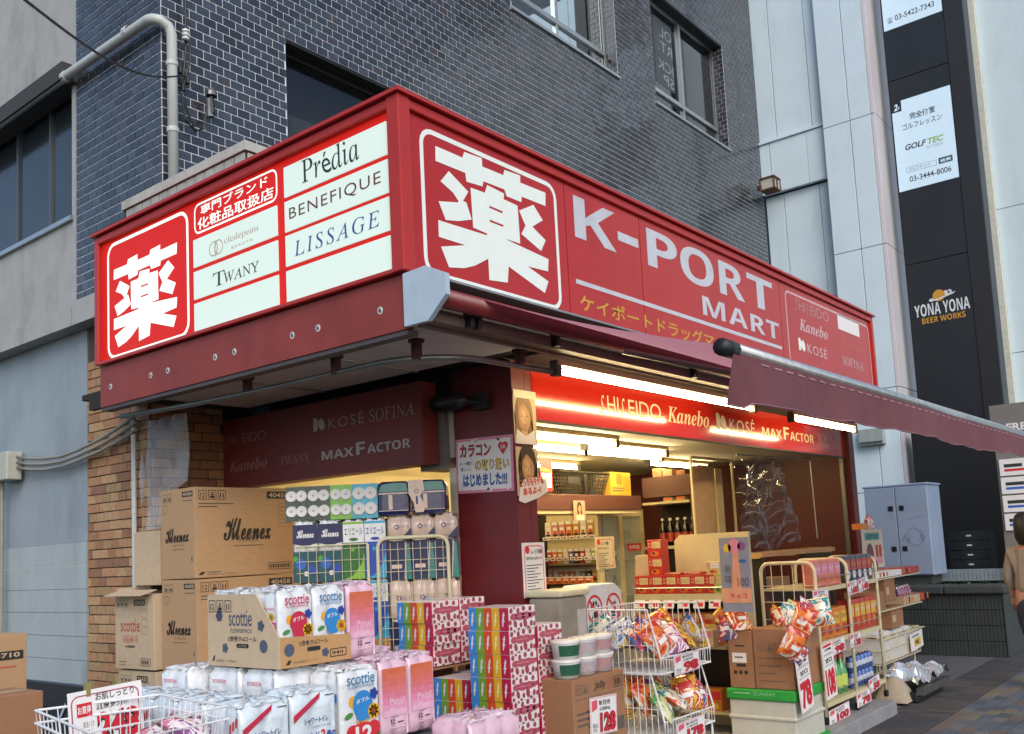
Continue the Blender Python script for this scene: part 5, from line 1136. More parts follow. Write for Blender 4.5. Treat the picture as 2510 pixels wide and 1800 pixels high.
def pricecard(label, loc, fr, num, w=.13, h=.1, tilt=0, lines=2, tall=False):
    e, f = sheetthing('price_card', label, 'price card', loc, fr, w, h, paperw, tilt, None, .003)
    f.rrect(.003,.003,w-.006,h-.006,.008,.004,mt('pink_edge','d98a9c',.5,var=0),0)
    if tall:
        f.rect(w*.12,h*.92,w*.75,h*.045,redp,0); f.text('大特価', w*.2,h*.85,w*.6,h*.05,ink,1,fat=.02); f.text('シャウエッ', w*.12,h*.76,w*.76,h*.06,ink,1,fat=.02); f.text('甘口', w*.2,h*.64,w*.6,h*.09,ink,1,fat=.04); f.text('スナック', w*.12,h*.58,w*.76,h*.04,ink,1,fat=.02)
        f.text(num, w*.1,h*.06,w*.8,h*.48,inkred,1,fat=.06)
    else:
        f.poly([(w*.06,h*.62),(w*.26,h*.7),(w*.26,h*.93),(w*.06,h*.9)], mt('pink_flag','d9566c',.5,var=0), 1)
        f.text('新発売', w*.32,h*.76,w*.42,h*.14,ink,1,fat=.01); f.text('お買得品', w*.34,h*.62,w*.4,h*.1,ink,1,fat=.01); f.text('税込', w*.08,h*.2,w*.2,h*.12,ink,1); f.text('円', w*.1,h*.08,w*.12,h*.1,ink,1)
        f.text(num, w*.34,h*.06,w*.6,h*.52,ink,1,fat=.075); f.text(num, w*.34,h*.06,w*.6,h*.52,inkred,2,fat=.035)
    f.build('print', e); return e
pricecard('price card reading 98 clipped to the upper wire basket rim', (1.74,-.345,.715), FRONT, '98', .31, .115, .03)
pricecard('price card reading 178 clipped to the lower wire basket rim', (1.72,-.345,.33), FRONT, '178', .34, .115, .02)
# storage bin and pictogram box
SBN = thing('storage_bin', 'clear plastic bin with a cream lid behind the tissue stacks', 'bin', (1.32,.14,.12)); b = MB().use(mt('cloudy_plastic','a39a8a',.3,var=.2,scale=5,alpha=.8)); b.box(0,.28,0,.24,0,1.08); b.build('tub', SBN, bevel=.02); b = MB().use(mt('cream_lid','cfc7a4',.5)); b.box(-.015,.295,-.015,.255,1.082,1.12); b.build('lid', SBN, bevel=.012); b = MB().use(mt('bin_label','b8b4ae',.5)); b.box(.16,.25,-.004,-.001,.72,1.0); b.build('label', SBN)
NB = thing('notice_box', 'white box with red no pets and no food pictograms', 'notice box', (1.64,.2,.12)); b = MB().use(white); b.prism([(0,0),(.44,0),(.44,1.08),(.36,1.13),(.08,1.13),(0,1.09)], (0,0,0), (1,0,0), (0,0,1), .2); b.build('body', NB, bevel=.01)
f = Face((0,0,.70), *FRONT)
for cx in (.12,.335):
    f.ring(cx,.28,.088,.016,redp,1); f.poly([(cx-.07,.335),(cx-.058,.347),(cx+.07,.225),(cx+.058,.213)],redp,3)
    if cx < .2:
        for dx, dz in ((-.035,.01),(-.012,.035),(.016,.035),(.038,.01)): f.disc(cx+dx,.28+dz,.011,ink,2,8,ry=.016)
        f.poly([(cx-.04,.225),(cx+.035,.225),(cx+.02,.262),(cx-.02,.262)],ink,2)
    else:
        f.rect(cx-.03,.22,.05,.012,ink,2); f.disc(cx-.005,.25,.03,ink,2,10,ry=.014); f.rect(cx+.01,.27,.008,.05,ink,2); f.rect(cx-.01,.30,.04,.008,ink,2)
f.build('pictograms', NB)
# ================================================================= JOLLY BOX WITH TUBS
def jol(f, w, h):
    f.text(bold('Jolly'), w*.4,h-.085,w*.22,.05,inkk,1,shear=.2); f.text('UP',w*.66,h-.08,w*.1,.045,inkr,1); barcode(f,w*.78,h-.09,.09,.06); icons(f,.03,h-.085,.05,2,inkg)
    for k in range(3): f.rect(.03,h*.55-k*.03,.12,.012,inkg,0); f.rect(w*.25,h*.56-k*.04,.09,.012,inkg,0)
    f.rect(.02,h-.11,w-.04,.003,inkg,0); f.rect(w*.74,.1,.11,.07,inkg,0)
carton('kraft carton printed Jolly carrying the pudding tubs', (.9,-.215,.38), .5, .3, .42, card2, 0, None, jol)
carton('kraft carton under the Jolly box', (.9,-.21,.122), .5, .3, .256, card2, 0)
def tub(label, loc, body, lab):
    t = thing('food_tub', label, 'tub', loc, 0, 'round tubs on the carton'); b = MB().use(body); b.lathe([(0,0),(.066,0),(.078,.085),(.078,.09)], n=18); b.build('cup', t, smooth=True)
    b = MB().use(mt('tub_lid','d4cfc8',.35)); b.lathe([(.081,.085),(.082,.098),(.06,.1),(0,.099)], n=18); b.build('lid', t, smooth=True)
    b = MB().use(lab); n = len(b.v)
    for i in range(13):
        a = math.pi*1.05+i*math.pi*.85/12
        for z in (.018,.075): rr = .0672+.012*z/.085+.001; b.v.append((rr*math.cos(a), rr*math.sin(a), z))
    for i in range(12): b.f.append((n+2*i,n+2*i+2,n+2*i+3,n+2*i+1)); b.fm.append(0)
    b.build('label', t, smooth=True)
tg_ = mt('tub_green','2c5a44',.35,var=.15,scale=60); tp_ = mt('tub_rose','b3a2aa',.35,var=.12,scale=60); tw = mt('tub_white','cfd0cf',.35); tpk = mt('tub_pinkish','b08a8c',.35,var=.15,scale=60)
for j in range(2):
    for i in range(3):
        tub(('green labelled tub','rose labelled tub','pinkish tub')[i]+(', lower of its pair,' if j == 0 else ', upper of its pair,')+' on the Jolly carton', (.975+i*.158,-.13,.801+j*.1005), tw, (tg_,tp_,tpk)[i])
pricecard('large price card reading 128 on the Jolly carton', (1.03,-.222,.49), FRONT, '128', .26, .20, -.05)
# ================================================================= CRATE, BROWN BOXES, CARDS
CR = thing('food_crate', 'white crate with a bright green lid on the step', 'crate', (2.85,-.595,.12)); gm_ = mt('green_lid_plastic','2f9a3f',.35,var=.08); wm_ = mt('crate_plastic','c2c0b2',.45,var=.05,stain=.1)
b = MB().use(wm_); b.box(.015,.5,.015,.48,0,.285).box(.005,.51,.005,.49,.16,.185); b.build('body', CR, bevel=.008); b = MB().use(gm_); b.box(0,.52,0,.495,.286,.36); b.build('lid', CR, bevel=.012)
b = MB().use(gm_); b.box(.2,.53,-.006,.3,-.003,.025); b.build('foot_strip', CR)
f = Face((0,.495,.3), *LEFT); f.rect(.06,.028,.12,.008,mt('lid_mark','8fc79a',.4),0); f.text('SUNNY', .2,.02,.16,.024,MATS['lid_mark'],0); f.build('marking', CR)
def b1(f, w, h): f.rect(w*.15,h*.44,w*.6,h*.17,paperw,0); f.rect(w*.25,h*.52,w*.35,.01,inkg,1); [f.disc(w*(.25+.22*k),h*.27,.014,inkk,0,10) for k in range(3)]; f.rect(w*.3,h*.72,w*.4,.01,inkk,0); f.rect(w*.3,h*.37,w*.4,.018,inkk,0)
carton('narrow brown carton with a white address label on the green lid', (2.87,-.305,.482), .3, .175, .385, card2, 0, b1)
def b2(f, w, h):
    icons(f,w*.1,h*.62,.055,3,inkg)
    for k in range(7): f.rect(w*.1,h*.5-k*.05,w*.7-(k % 3)*.03,.006,inkg,0)
def b3(f, w, h): f.poly([(w*.2,h*.55),(w*.34,h*.55),(w*.27,h*.45)],inkk,0); f.rect(w*.1,h*.7,w*.3,.012,inkg,0); f.text('菓子', w*.5,h*.5,w*.25,.05,inkg,0)
carton('wide brown carton with printed lines on the green lid, crammed with snack bags', (2.88,-.585,.482), .48, .275, .40, card2, 0, b2, b3)
k = 0
for (x, y, z, lab, cols) in ((2.9,-.2,.90,'narrow brown carton',('yellow','red','white','orange','red')),(3.05,-.47,.92,'wide brown carton',('yellow','teal','red','white','orange','green','red','teal'))):
    for i, c in enumerate(cols): bag(c, (x+rnd.uniform(-.03,.05)+.05*(i//3), y+rnd.uniform(-.03,.03)+(i % 4)*(-.06 if x > 3 else .04), z+rnd.uniform(-.01,.06)), (rnd.uniform(-.9,.3), rnd.uniform(-.6,.6), rnd.uniform(-1.6,.4)), c+' snack bag bulging out of the '+lab, 'snack bags on the brown cartons', .95)
bag('red', (2.80,-.63,.80), (.2,.5,-.5), 'red and orange snack bag hanging off the brown carton', None, 1.05); bag('white', (2.86,-.64,.72), (.2,.6,-.3), 'white end of a bag dangling above the long price strip', None, .7)
pricecard('long price strip ending in 78 hanging by the red bag', (2.86,-.625,.33), FRONT, '78', .22, .37, .14, tall=True)
pricecard('long price strip ending in 108 at the end of the crate', (3.30,-.625,.35), FRONT, '108', .21, .385, .08, tall=True)
e, f = sheetthing('display_card', 'tall grey and orange cartoon-free sales card standing above the cartons', 'sales card', (2.78,-.165,1.0), LEFT, .215, .5, mt('card_grey_blue','8b8fa0',.5,var=.06), 0, None, .008)
e['label'] = 'tall grey and orange sales card standing above the brown cartons'
f.disc(.06,.43,.03,yel,0); f.disc(.11,.44,.045,pink,0,14,ry=.055); f.disc(.165,.44,.03,purp,0); f.poly([(.07,.12),(.15,.12),(.14,.40),(.10,.40)],mt('card_peach','d99a7a',.5),1); f.rect(.0,.06,.215,.10,MATS['card_peach'],2); f.text('新', .03,.26,.05,.06,inkg,3); f.text('味', .03,.19,.05,.06,inkg,3); f.text('100', .12,.17,.08,.06,inkg,3); f.disc(.165,.34,.03,bluep,2,10,ry=.012); f.text('チョコ', .06,.09,.12,.035,redp,4,fat=.02)
f.build('print', e)
# ================================================================= SNACK RACK ON THE STEP
RK = thing('snack_rack', 'cream tubular rack on the step with three shelves and red price cards', 'rack', (3.66,-.47,.12)); L_, D2 = 1.34, .42
b = MB().use(cream_enamel)
pts = lambda x: [(x,0,.05),(x,0,1.10)]+[(x,.07-.07*math.cos(a*math.pi/8),1.10+.07*math.sin(a*math.pi/8)) for a in range(1,5)]+[(x,D2-.07+.07*math.sin(a*math.pi/8),1.10+.07*math.cos(a*math.pi/8)) for a in range(0,5)]+[(x,D2,.05)]
b.tube(pts(0), .014, 8); b.build('end_frame', RK, smooth=True)
for x in (.66, L_): b = MB().use(cream_enamel); b.tube(pts(x), .014, 8); b.build('frame', RK, smooth=True)
b = MB().use(cream_enamel)
for k in range(1,5): b.tube([(.0,D2*k/5,.3),(.0,D2*k/5,1.16)], .003, 4)
for z in (.45,.75,.88,1.0): b.tube([(0,0,z),(0,D2,z)], .003, 4)
b.build('end_wires', RK)
for z in (.96,.57,.13): b = MB().use(creamm); b.box(.015,L_-.015,.0,D2,z,z+.018).box(.015,L_-.015,-.012,-.001,z-.012,z+.02); b.build('shelf', RK); b = MB().use(alu); b.tube([(.0,-.012,z+.09),(L_,-.012,z+.09)], .0035, 5); b.build('fence_rail', RK)
b = MB().use(brownc); b.box(.03,L_-.02,D2-.02,D2-.008,.16,.95); b.build('back_sheet', RK)
for x in (0,.66,L_):
    for y in (0,D2): q = MB().use(black); q.lathe([(0,-.012),(.03,-.012),(.03,.012),(0,.012)], (x,y,.03), 10, 'y'); q.build('caster', RK)
def rackpack(label, x, z, cols, w=.13, h=.2, d=.1, g=None):
    t = thing('snack_packet', label, 'snack packet', (3.66+x,-.45,.12+z), 0, g); b = MB().use(cols[0]); b.box(0,w,0,d,0,h); b.build('packet', t, bevel=.012); f = Face((0,-.0005,0), *FRONT)
    f.rect(w*.08,h*.45,w*.84,h*.4,cols[1],0); f.disc(w*.5,h*.28,w*.3,cols[2],1,12,ry=h*.15); f.text('スナック', w*.14,h*.6,w*.7,h*.14,cols[3],1,fat=.02); f.build('print', t)
coral = mt('coral_pack','cf7a6c',.3,var=.15,scale=30); nvy = mt('slate_pack','3a4658',.3,var=.15,scale=30); redk = mt('red_pack','b53a32',.3,var=.12,scale=30)
for k in range(4): rackpack('coral jelly packet on the top rack shelf', .05+k*.135, .98, (coral,pink,orange,paperw), g='coral packets on the rack')
for k in range(5): rackpack('slate blue snack packet with a red top on the top rack shelf', .69+k*.128, .98, (nvy,redk,paperw,yel), .125, .21, g='slate packets on the rack')
for k in range(4): rackpack('orange snack packet on the middle rack shelf', .05+k*.15, .59, (oran,yelp,redk,ink), .14, .22, g='orange packets on the rack')
for k in range(5): rackpack('red and yellow snack packet on the middle rack shelf', .69+k*.128, .59, (redk,yelp,oran,paperw), .125, .25, g='red packets on the rack')
gb = mt('green_bottle','4f9a5a',.15,coat=.6,alpha=.9)
for k in range(5):
    b = MB().use(gb); b.lathe([(0,0),(.045,0),(.048,.16),(.03,.21),(.015,.24),(.015,.27),(0,.27)], n=12); b.use(mt('lime_label','b5c860',.4)).lathe([(.049,.05),(.0495,.14)], n=12); b.use(mt('red_cap','b9473c',.4)).lathe([(.018,.255),(.018,.285),(0,.285)], n=10)
    b = b.build('drink_bottle', None, True, (3.80+k*.115,-.38,.27)); tag(b, 'green drink bottle on the bottom rack shelf', 'bottle', 'green bottles on the rack')
for j in range(2):
    for k in range(6):
        b = MB().use(mt('blue_can','4f67a0',.25,.4,var=.1)); b.lathe([(0,0),(.03,0),(.033,.01),(.033,.11),(.028,.12),(0,.12)], n=12); b.use(mt('can_band','b9c0cf',.3)).lathe([(.0335,.04),(.0335,.08)], n=12)
        b = b.build('drink_can', None, True, (4.42+k*.085,-.40+.0*j,.27+j*.121)); tag(b, 'blue and silver drink can stacked on the bottom rack shelf', 'can', 'blue cans on the rack')
for n_, (x, z, w) in {'38':(3.54,.985,.3),'168':(4.25,1.0,.22),'148':(4.50,1.01,.24),'98':(3.76,.585,.34),'138':(4.21,.605,.24),'100':(3.66,.11,.42),'78':(4.25,.145,.32),'58':(4.55,.21,.26)}.items():
    pricecard('rack price card '+{'38':'with red 38 under the coral packets','168':'with red 168 beside the middle post of the top shelf','148':'with red 148 under the slate packets','98':'with red 98 under the orange packets','138':'with red 138 under the red packets','100':'with red 100 drooping over the step edge','78':'with red 78 under the blue cans','58':'with red 58 at the outer end of the can shelf'}[n_], (x,-.49,z), FRONT, n_, w, .105, rnd.uniform(-.06,.1))
# ================================================================= BLACK SIGN TOWER
TW = thing('sign_tower', 'tall black projecting sign tower with white tenant plates', 'sign tower', (11.2,0,0))
tk = mt('black_cladding','1a1c20',.4,var=.1,scale=3)
b = MB().use(tk); b.box(.02,.35,-.37,.76,.95,13); b.build('body', TW)
for z0, z1 in ((.95,3.0),(3.01,5.36),(5.37,8.2),(8.21,12.9)): b = MB().use(tk); b.box(.0,.019,-.10,.735,z0,z1); b.build('cladding_panel', TW, bevel=.003)
b = MB().use(mt('tower_trim','1d1c20',.5)); b.box(-.02,.0,-.37,-.12,.95,13); b.build('edge_trim', TW)
plw = mt('tenant_plate','c4dbe8',.25,var=.02,emit=.16,ecol='cfe8fa',coat=.3)
def plate(z0, z1): 
    b = MB().use(plw); b.box(-.012,.0,-.10,.73,z0,z1); return b.build('tenant_plate', TW)
p1 = plate(6.48,7.86); p2 = plate(9.0,10.4)
gk = mt('sign_dark_grey','3b4146',.5,var=0)
f = Face((-.012,.73,6.48), *LEFT)
f.rect(-.01,1.22,.15,.16,black,0); f.text('2', .03,1.245,.06,.1,plw,1,fat=.03,shear=.2); f.text('F', .095,1.25,.025,.04,plw,1)
f.text('完全個室', .24,1.05,.36,.1,gk,0,fat=.02); f.text('ゴルフレッスン', .13,.91,.55,.1,gk,0,fat=.01)
f.text('GOLF', .14,.60,.30,.09,gk,0,fat=.03,shear=.25); f.text('TEC', .46,.60,.22,.09,mt('sign_lime','8fb840',.5,var=0),0,fat=.03,shear=.25); f.text('by GDO', .44,.53,.22,.05,mt('sign_pale_grey','8f9aa3',.5,var=0),0)
f.rrect(.13,.26,.42,.08,.006,.004,gk,0); f.text('ゴルフテック', .16,.275,.3,.05,gk,0); f.rect(.58,.26,.19,.09,gk,0); f.text('検索', .6,.275,.15,.055,plw,1,fat=.02)
f.text('03-3444-8006', .16,.11,.58,.085,gk,0,fat=.012); f.build('lettering', p1)
f = Face((-.012,.73,9.0), *LEFT); f.text('☎', .05,.1,.09,.09,gk,0); f.text('03-5422-7343', .17,.11,.56,.085,gk,0,fat=.012); f.ring(.4,.62,.24,.02,gk,0); f.ring(.4,.62,.20,.012,gk,0); f.poly([(.28,.55),(.36,.68),(.42,.6),(.5,.7),(.53,.56),(.42,.52)],gk,1); f.build('lettering', p2)
f = Face((-.0,.73,4.4), *LEFT); wv = mt('tower_white_vinyl','d5dade',.4,var=0); am = mt('tower_amber_vinyl','c8922e',.4,var=0)
f.text(bold('YONA YONA'), .05,.16,.75,.18,wv,0); f.text(bold('BEER WORKS'), .14,.05,.59,.085,am,0)
f.disc(.40,.43,.085,am,1,18); f.disc(.50,.45,.05,wv,0,12,ry=.035); f.disc(.55,.46,.03,wv,0,10); f.disc(.30,.38,.04,wv,0,10,ry=.025); f.poly([(.25,.37),(.36,.36),(.6,.42),(.63,.45),(.4,.39)],wv,2); f.build('logo_lettering', TW)
DK = thing('dark_entrance_wall', 'black entrance wall under the sign tower behind the letter boxes', 'wall', (10.8,0,0)); b = MB().use(mt('entrance_black','0f1012',.6)); b.box(0,.3,-.75,.78,.0,2.9); b.build('wall', DK)
ML = thing('letter_boxes', 'block of dark steel letter boxes with small white labels', 'letter boxes', (10.0,-.29,.94)); b = MB().use(mt('gunmetal','2e3236',.35,.6)); b.box(0,.3,0,.51,0,.5); b.build('body', ML)
for k in range(4):
    b = MB().use(mt('gunmetal_door','373c41',.3,.6,var=.1)); b.box(-.012,0,.01,.5,.01+k*.122,.122+k*.122); d = b.build('door', ML, bevel=.004)
    b = MB().use(paperw); b.box(-.016,-.012,.22,.28,.06+k*.122,.078+k*.122); b.build('label', d)
PLW = thing('planter_wall', 'low wall of dark ribbed blocks with a stone coping beside the pavement', 'wall', (8.64,-.66,0))
sc_ = mt('mossy_stone','3b4042',.85,var=.2,scale=9,bump=.4,bscale=60); rb = mt('ribbed_block','33393b',.85,var=.2,scale=7,bump=.3,bscale=80)
b = MB().use(rb); b.box(.05,1.5,.05,3.2,0,.72); b.build('core', PLW)
blk = MB().use(rb)
for k in range(10): blk.box(.012,.05,.002+k*.04,.037+k*.04,.004,.171)
blk.box(.02,.05,.0,.4,.0,.174); blk = blk.mesh('ribbed_block')
for j in range(4):
    for k in range(8): link('ribbed_block', blk, PLW, (0,.02+k*.402+(0 if j % 2 == 0 else 0),.012+j*.177))
blf = MB().use(rb); blf.box(.0,1.5,-.005,.02,.01,.72); blf.build('end_face', PLW, bevel=.02)
for k in range(5): b = MB().use(sc_); b.box(-.04,.35,-.03+k*.66,.625+k*.66,.722,.82); b.build('coping_stone', PLW, bevel=.02)
b = MB().use(mt('planter_soil','2a2d22',.95,bump=.6)); b.box(.35,1.5,.03,3.2,.72,.76); b.build('soil', PLW)
lf = MB(); lm = [mt('moss_leaf_%d' % i, c, .6) for i, c in enumerate(('3f5a2a','55702f','2f4522'))]
for k in range(160):
    x, y = rnd.uniform(-.02,.4), rnd.uniform(0,1.2); a = rnd.uniform(0,6.3); s_ = rnd.uniform(.008,.02); p = Vector((x,y,.822+rnd.uniform(0,.02)))
    d = Vector((math.cos(a),math.sin(a),rnd.uniform(.1,.9)))*s_; n_ = Vector((-math.sin(a),math.cos(a),0))*s_*.5; lf.use(rnd.choice(lm)).quad(p-n_, p+d*.5-n_*1.2, p+d*1.3, p+d*.5+n_*1.2)
lf.build('moss', PLW, kind='stuff')
TP = thing('tiled_planter', 'grey tiled planter behind the low ribbed wall', 'planter', (9.6,-.5,.82)); b = MB().use(mt('planter_tile','7d8b93',.4,var=.1,scale=30)); b.box(0,.2,0,.74,0,.14); b.build('body', TP)
tt = MB().use(MATS['planter_tile']); tt.box(-.008,0,.002,.043,.002,.066); tt = tt.mesh('tile')
for k in range(16):
    for j in range(2): link('tile', tt, TP, (0,k*.046,j*.069))
CB = thing('utility_cabinet', 'blue grey steel utility cabinet with pen scribble and square latches', 'cabinet', (8.95,.135,.93)); bm_ = mt('blue_grey_steel','90a2bc',.4,.1,var=.06,scale=3,stain=.12)
b = MB().use(bm_); b.box(.012,.55,0,.76,0,1.10).box(.0,.57,-.015,.775,1.10,1.125); b.build('body', CB, bevel=.006)
for y0_, y1_ in ((.385,.755),(.005,.375)):
    b = MB().use(bm_); b.box(-.006,.012,y0_,y1_,.015,1.09); d = b.build('door', CB, bevel=.005)
    for z in (.30,.80):
        q = MB().use(black); yy = y0_+.03 if y0_ > .2 else y1_-.09; q.box(-.014,-.006,yy+.0,yy+.055,z,z+.06); q.build('latch', d)
f = Face((-.007,.36,.3), *LEFT); m = mt('pen_scribble','5a6c88',.6,var=0)
def stroke(f, P, w, m, lay=0):
    for i, (p, q) in enumerate(zip(P, P[1:])):
        d = Vector((p[1]-q[1], q[0]-p[0])); d = d.normalized()*w/2 if d.length else Vector((w/2,0)); f.poly([(p[0]-d.x,p[1]-d.y),(q[0]-d.x,q[1]-d.y),(q[0]+d.x,q[1]+d.y),(p[0]+d.x,p[1]+d.y)], m, lay+(i % 2))
stroke(f, [(.16+.085*math.cos(a*.45)+.002*a, .17+.11*math.sin(a*.45)) for a in range(17)], .006, m); stroke(f, [(.02,.12),(.06,.2),(.09,.1),(.13,.18)], .006, m, 2); stroke(f, [(.22,.12),(.27,.2),(.26,.1),(.30,.18)], .006, m, 2); stroke(f, [(.10,.38),(.28,.42)], .005, m)
f.build('scribble', CB)
b = MB().use(sc_); b.box(.05,.5,.05,.7,-.11,-.001); b.build('plinth', CB)
DB = thing('directory_board', 'grey street directory board with rows of white plates', 'sign board', (9.5,-1.6,0)); b = MB().use(mt('taupe_board','77736f',.6)); b.box(.0,.12,.05,1.07,2.5,2.95).box(.02,.12,.05,1.05,.9,2.5).box(.05,.1,.1,.18,0,.9).box(.05,.1,.9,.98,0,.9); b.build('board', DB)
for k in range(4):
    b = MB().use(paperw); b.box(-.006,.019,.08,1.02,1.42+k*.22,1.62+k*.22); d = b.build('plate', DB); f = Face((-.006,1.02,1.42+k*.22), *LEFT); f.rect(.05,.05,.3,.03,bluep if k < 3 else redp,0); f.rect(.05,.1,.2,.04,dkg,0); f.rect(.5,.08,.25,.03,dkg,0); f.build('lettering', d)
f = Face((-.001,1.0,2.58), *LEFT); f.text('FREERIDE', .1,.04,.6,.09,paperw,0,fat=.03); f.build('lettering', DB)
WBX = thing('meter_box', 'small grey box fixed to the white column past the maroon pillar', 'box', (10.79,1.16,2.74)); b = MB().use(mt('meter_grey','9aa4a3',.4)); b.box(0,.118,0,.36,0,.24); b.build('body', WBX, bevel=.01); b = MB().use(steel); b.box(-.01,0,.02,.34,.02,.05); b.build('latch', WBX)
# rusty wall lantern
LN = thing('wall_lantern', 'rusty square lantern at the end of the tiled facade', 'lantern', (10.55,2.5,6.86)); LN.scale = (.62,.62,.62); b = MB().use(mt('rust','6b4a36',.8,.3,var=.25,scale=30))
for z in (0,.3): b.box(0,.4,-.2,.2,z,z+.025)
for x in (0,.19,.375):
    for y in (-.2,.175): b.box(x,x+.025,y,y+.025,.025,.3)
b.box(.15,.25,.2,.33,.1,.2); b.build('cage', LN); b = MB().use(mt('lantern_glass','b9b6a8',.3)); b.box(.04,.36,-.16,.16,.03,.29); b.build('glass', LN)
# ================================================================= PIPES AND CABLES
DP = thing('drainpipe', 'white drainpipe bent round the tiled building corner', 'pipe', (0,0,0)); wpm = mt('pipe_white','bcc2be',.35,var=.06,stain=.12)
b = MB().use(wpm); P = [(.32,5.3,5.45),(.32,4.0,5.45),(.32,2.82,5.43)]+[(.32+.05*(1-math.cos(a*math.pi/12)),2.82-.1*math.sin(a*math.pi/12),5.43-.005*a) for a in range(1,7)]+[(.415,2.705,5.375),(.44,2.705,5.32),(.44,2.705,4.1)]
b.tube(P, .037, 12); b.build('pipe', DP, smooth=True)
for p, ax in (((.44,2.705,4.6),'z'),((.44,2.705,5.1),'z')): q = MB().use(wpm); q.lathe([(.039,-.02),(.043,-.015),(.043,.015),(.039,.02)], p, 12, 'z'); q.build('collar', DP)
for y in (3.1,4.05): q = MB().use(wpm); q.lathe([(.039,-.03),(.045,-.02),(.045,.02),(.039,.03)], (.32,y,5.447), 12, 'y'); q.build('collar', DP)
CBL = thing('overhead_cable', 'black service cable swooping down to the tiled corner', 'cable', (0,0,0)); b = MB().use(black); a0, a1 = Vector((-1.69,.23,3.602)), Vector((.55,2.72,5.06)); b.tube([a0+(a1-a0)*t-Vector((0,0,.12*math.sin(math.pi*t))) for t in [i/20 for i in range(21)]], .006, 6)
a00 = a0-(a1-a0)*1.2+Vector((0,0,1.2)); b.tube([a00, a0], .006, 6); b.build('cable', CBL)
for k, (x, z0_) in enumerate(((.567,5.2),(.60,5.1))):
    b = MB().use(black); b.tube([(x,2.725,8.0 if k == 0 else 5.35),(x,2.725,z0_+.1),(.54+.02*k,2.72,5.05),(.52,2.715,4.9),(.55+.05*k,2.72,4.72),(.63,2.72,4.66),(.70,2.72,4.70),(.73,2.72,4.85)], .008, 6); b.build('cable', CBL)
for p in ((.53,2.715,4.95),(.57,2.715,5.02),(.51,2.715,5.08)): q = MB().use(black); q.lathe([(0,-.03),(.018,-.02),(.018,.03),(0,.04)], p, 8); q.build('connector', CBL)
q = MB().use(white)
for k in range(3): q.lathe([(.012,-.02),(.026,-.012),(.026,.0),(.012,.008)], (.55,2.70,5.40-k*.03), 10)
q.build('insulator', CBL)
WH = thing('cable_weatherhead', 'small grey weatherhead fitting on the dark tiles under the cable', 'fitting', (.75,2.70,4.80)); q = MB().use(steel); q.tube([(0,0,0),(-.01,0,.14)], [.028,.02], 10); q.lathe([(0,.22),(.03,.215),(.042,.19),(.042,.16),(.03,.165)], (0,-.01,0), 12); q.build('hood', WH); q = MB().use(black); q.tube([(.0,-.01,.16),(.005,-.02,.02)], .02, 8); q.build('throat', WH)
CN = thing('conduit_run', 'three grey conduits curving from a junction box across the brick wall', 'conduit', (0,0,0)); cgm = mt('conduit_grey','8b8a80',.5,var=.1)
for k in range(3):
    dz = .045*(1-k); q = MB().use(cgm); q.tube([(.43,5.15,2.44+dz),(.43,4.9,2.40+dz),(.43,4.63,2.375+dz),(.43,4.35,2.37+dz*.9),(.43,4.09,2.39+dz*.9),(.43,3.71,2.44+dz),(.43,3.45,2.49+dz*1.1),(.43,3.2,2.55+dz*1.2)], .013, 8); q.build('conduit', CN, smooth=True)
q = MB().use(mt('junction_cream','b3b3a6',.5,stain=.2)); q.box(.34,.47,5.13,5.50,2.29,2.53); q.build('junction_box', CN, bevel=.01)
q = MB().use(cgm); q.tube([(.42,5.40,2.29),(.42,5.40,.1)], .02, 8); q.build('downpipe', CN)
# ================================================================= FRONT WIRE BASKET AND ITS CARD
A_, B_, C_, D_0 = Vector((-1.559,.415,1.0)), Vector((-1.135,.303,1.0)), Vector((-1.195,-.237,1.0)), Vector((-1.70,-.247,1.0))
WB2 = thing('wire_basket', 'white wire dump basket beside the bluish roll packs', 'wire basket', (-1.4,.06,0)); o_ = Vector((-1.4,.06,0))
b = MB().use(white_enamel); cs = [p-o_ for p in (A_,B_,C_,D_0)]; low = [Vector((p.x*.85,p.y*.85,.62)) for p in cs]
b.tube(cs+[cs[0]], .005, 6); b.tube([p-Vector((0,0,.045)) for p in cs]+[cs[0]-Vector((0,0,.045))], .005, 6)
for i in range(4):
    p, q, r_, s_ = cs[i], cs[(i+1) % 4], low[i], low[(i+1) % 4]
    for k in range(0,13): t = k/12; b.tube([p.lerp(q,t), r_.lerp(s_,t)], .002, 4)
for z in (.85,.72): t = (1-z)/.38; b.tube([c.lerp(l,t) for c, l in zip(cs,low)]+[cs[0].lerp(low[0],t)], .003, 4)
b.tube(low+[low[0]], .004, 4); b.build('basket', WB2)
for i in range(4): q = MB().use(white_enamel); q.tube([low[i], Vector((low[i].x,low[i].y,0))], .008, 6); q.build('leg', WB2)
q = MB().use(white_enamel); q.quad(*[tuple(p) for p in low]); q.build('floor', WB2)
for k, (x, y, z, c) in enumerate(((-1.2,.12,.86,'pink'),(-1.24,-.02,.82,'white'),(-1.2,.0,.90,'pink'),(-1.35,.1,.74,'white'),(-1.4,-.08,.72,'blue'))): bag(c, (x,y,z), (rnd.uniform(-1.4,-.9),rnd.uniform(-.3,.3),rnd.uniform(-1,1)), c+' packet lying in the white wire dump basket', 'packets in the dump basket', 1.0, 'wrapped_packet')
e, f = sheetthing('price_card', 'big price card reading 248 pegged to the wire dump basket', 'price card', (-1.45,.375,.825), ((1,-.12,0),(0,0,1)), .275, .222, paperw, .06)
w, h = .275, .222
f.rrect(.01,-.02,w-.02,h+.005,.03,.005,mt('dark_pink_edge','a8566c',.5,var=0),0); f.rect(.03,h-.095,.055,.05,inkred,1,); f.text('お買得', .033,h-.085,.048,.03,paperw,2,fat=.02)
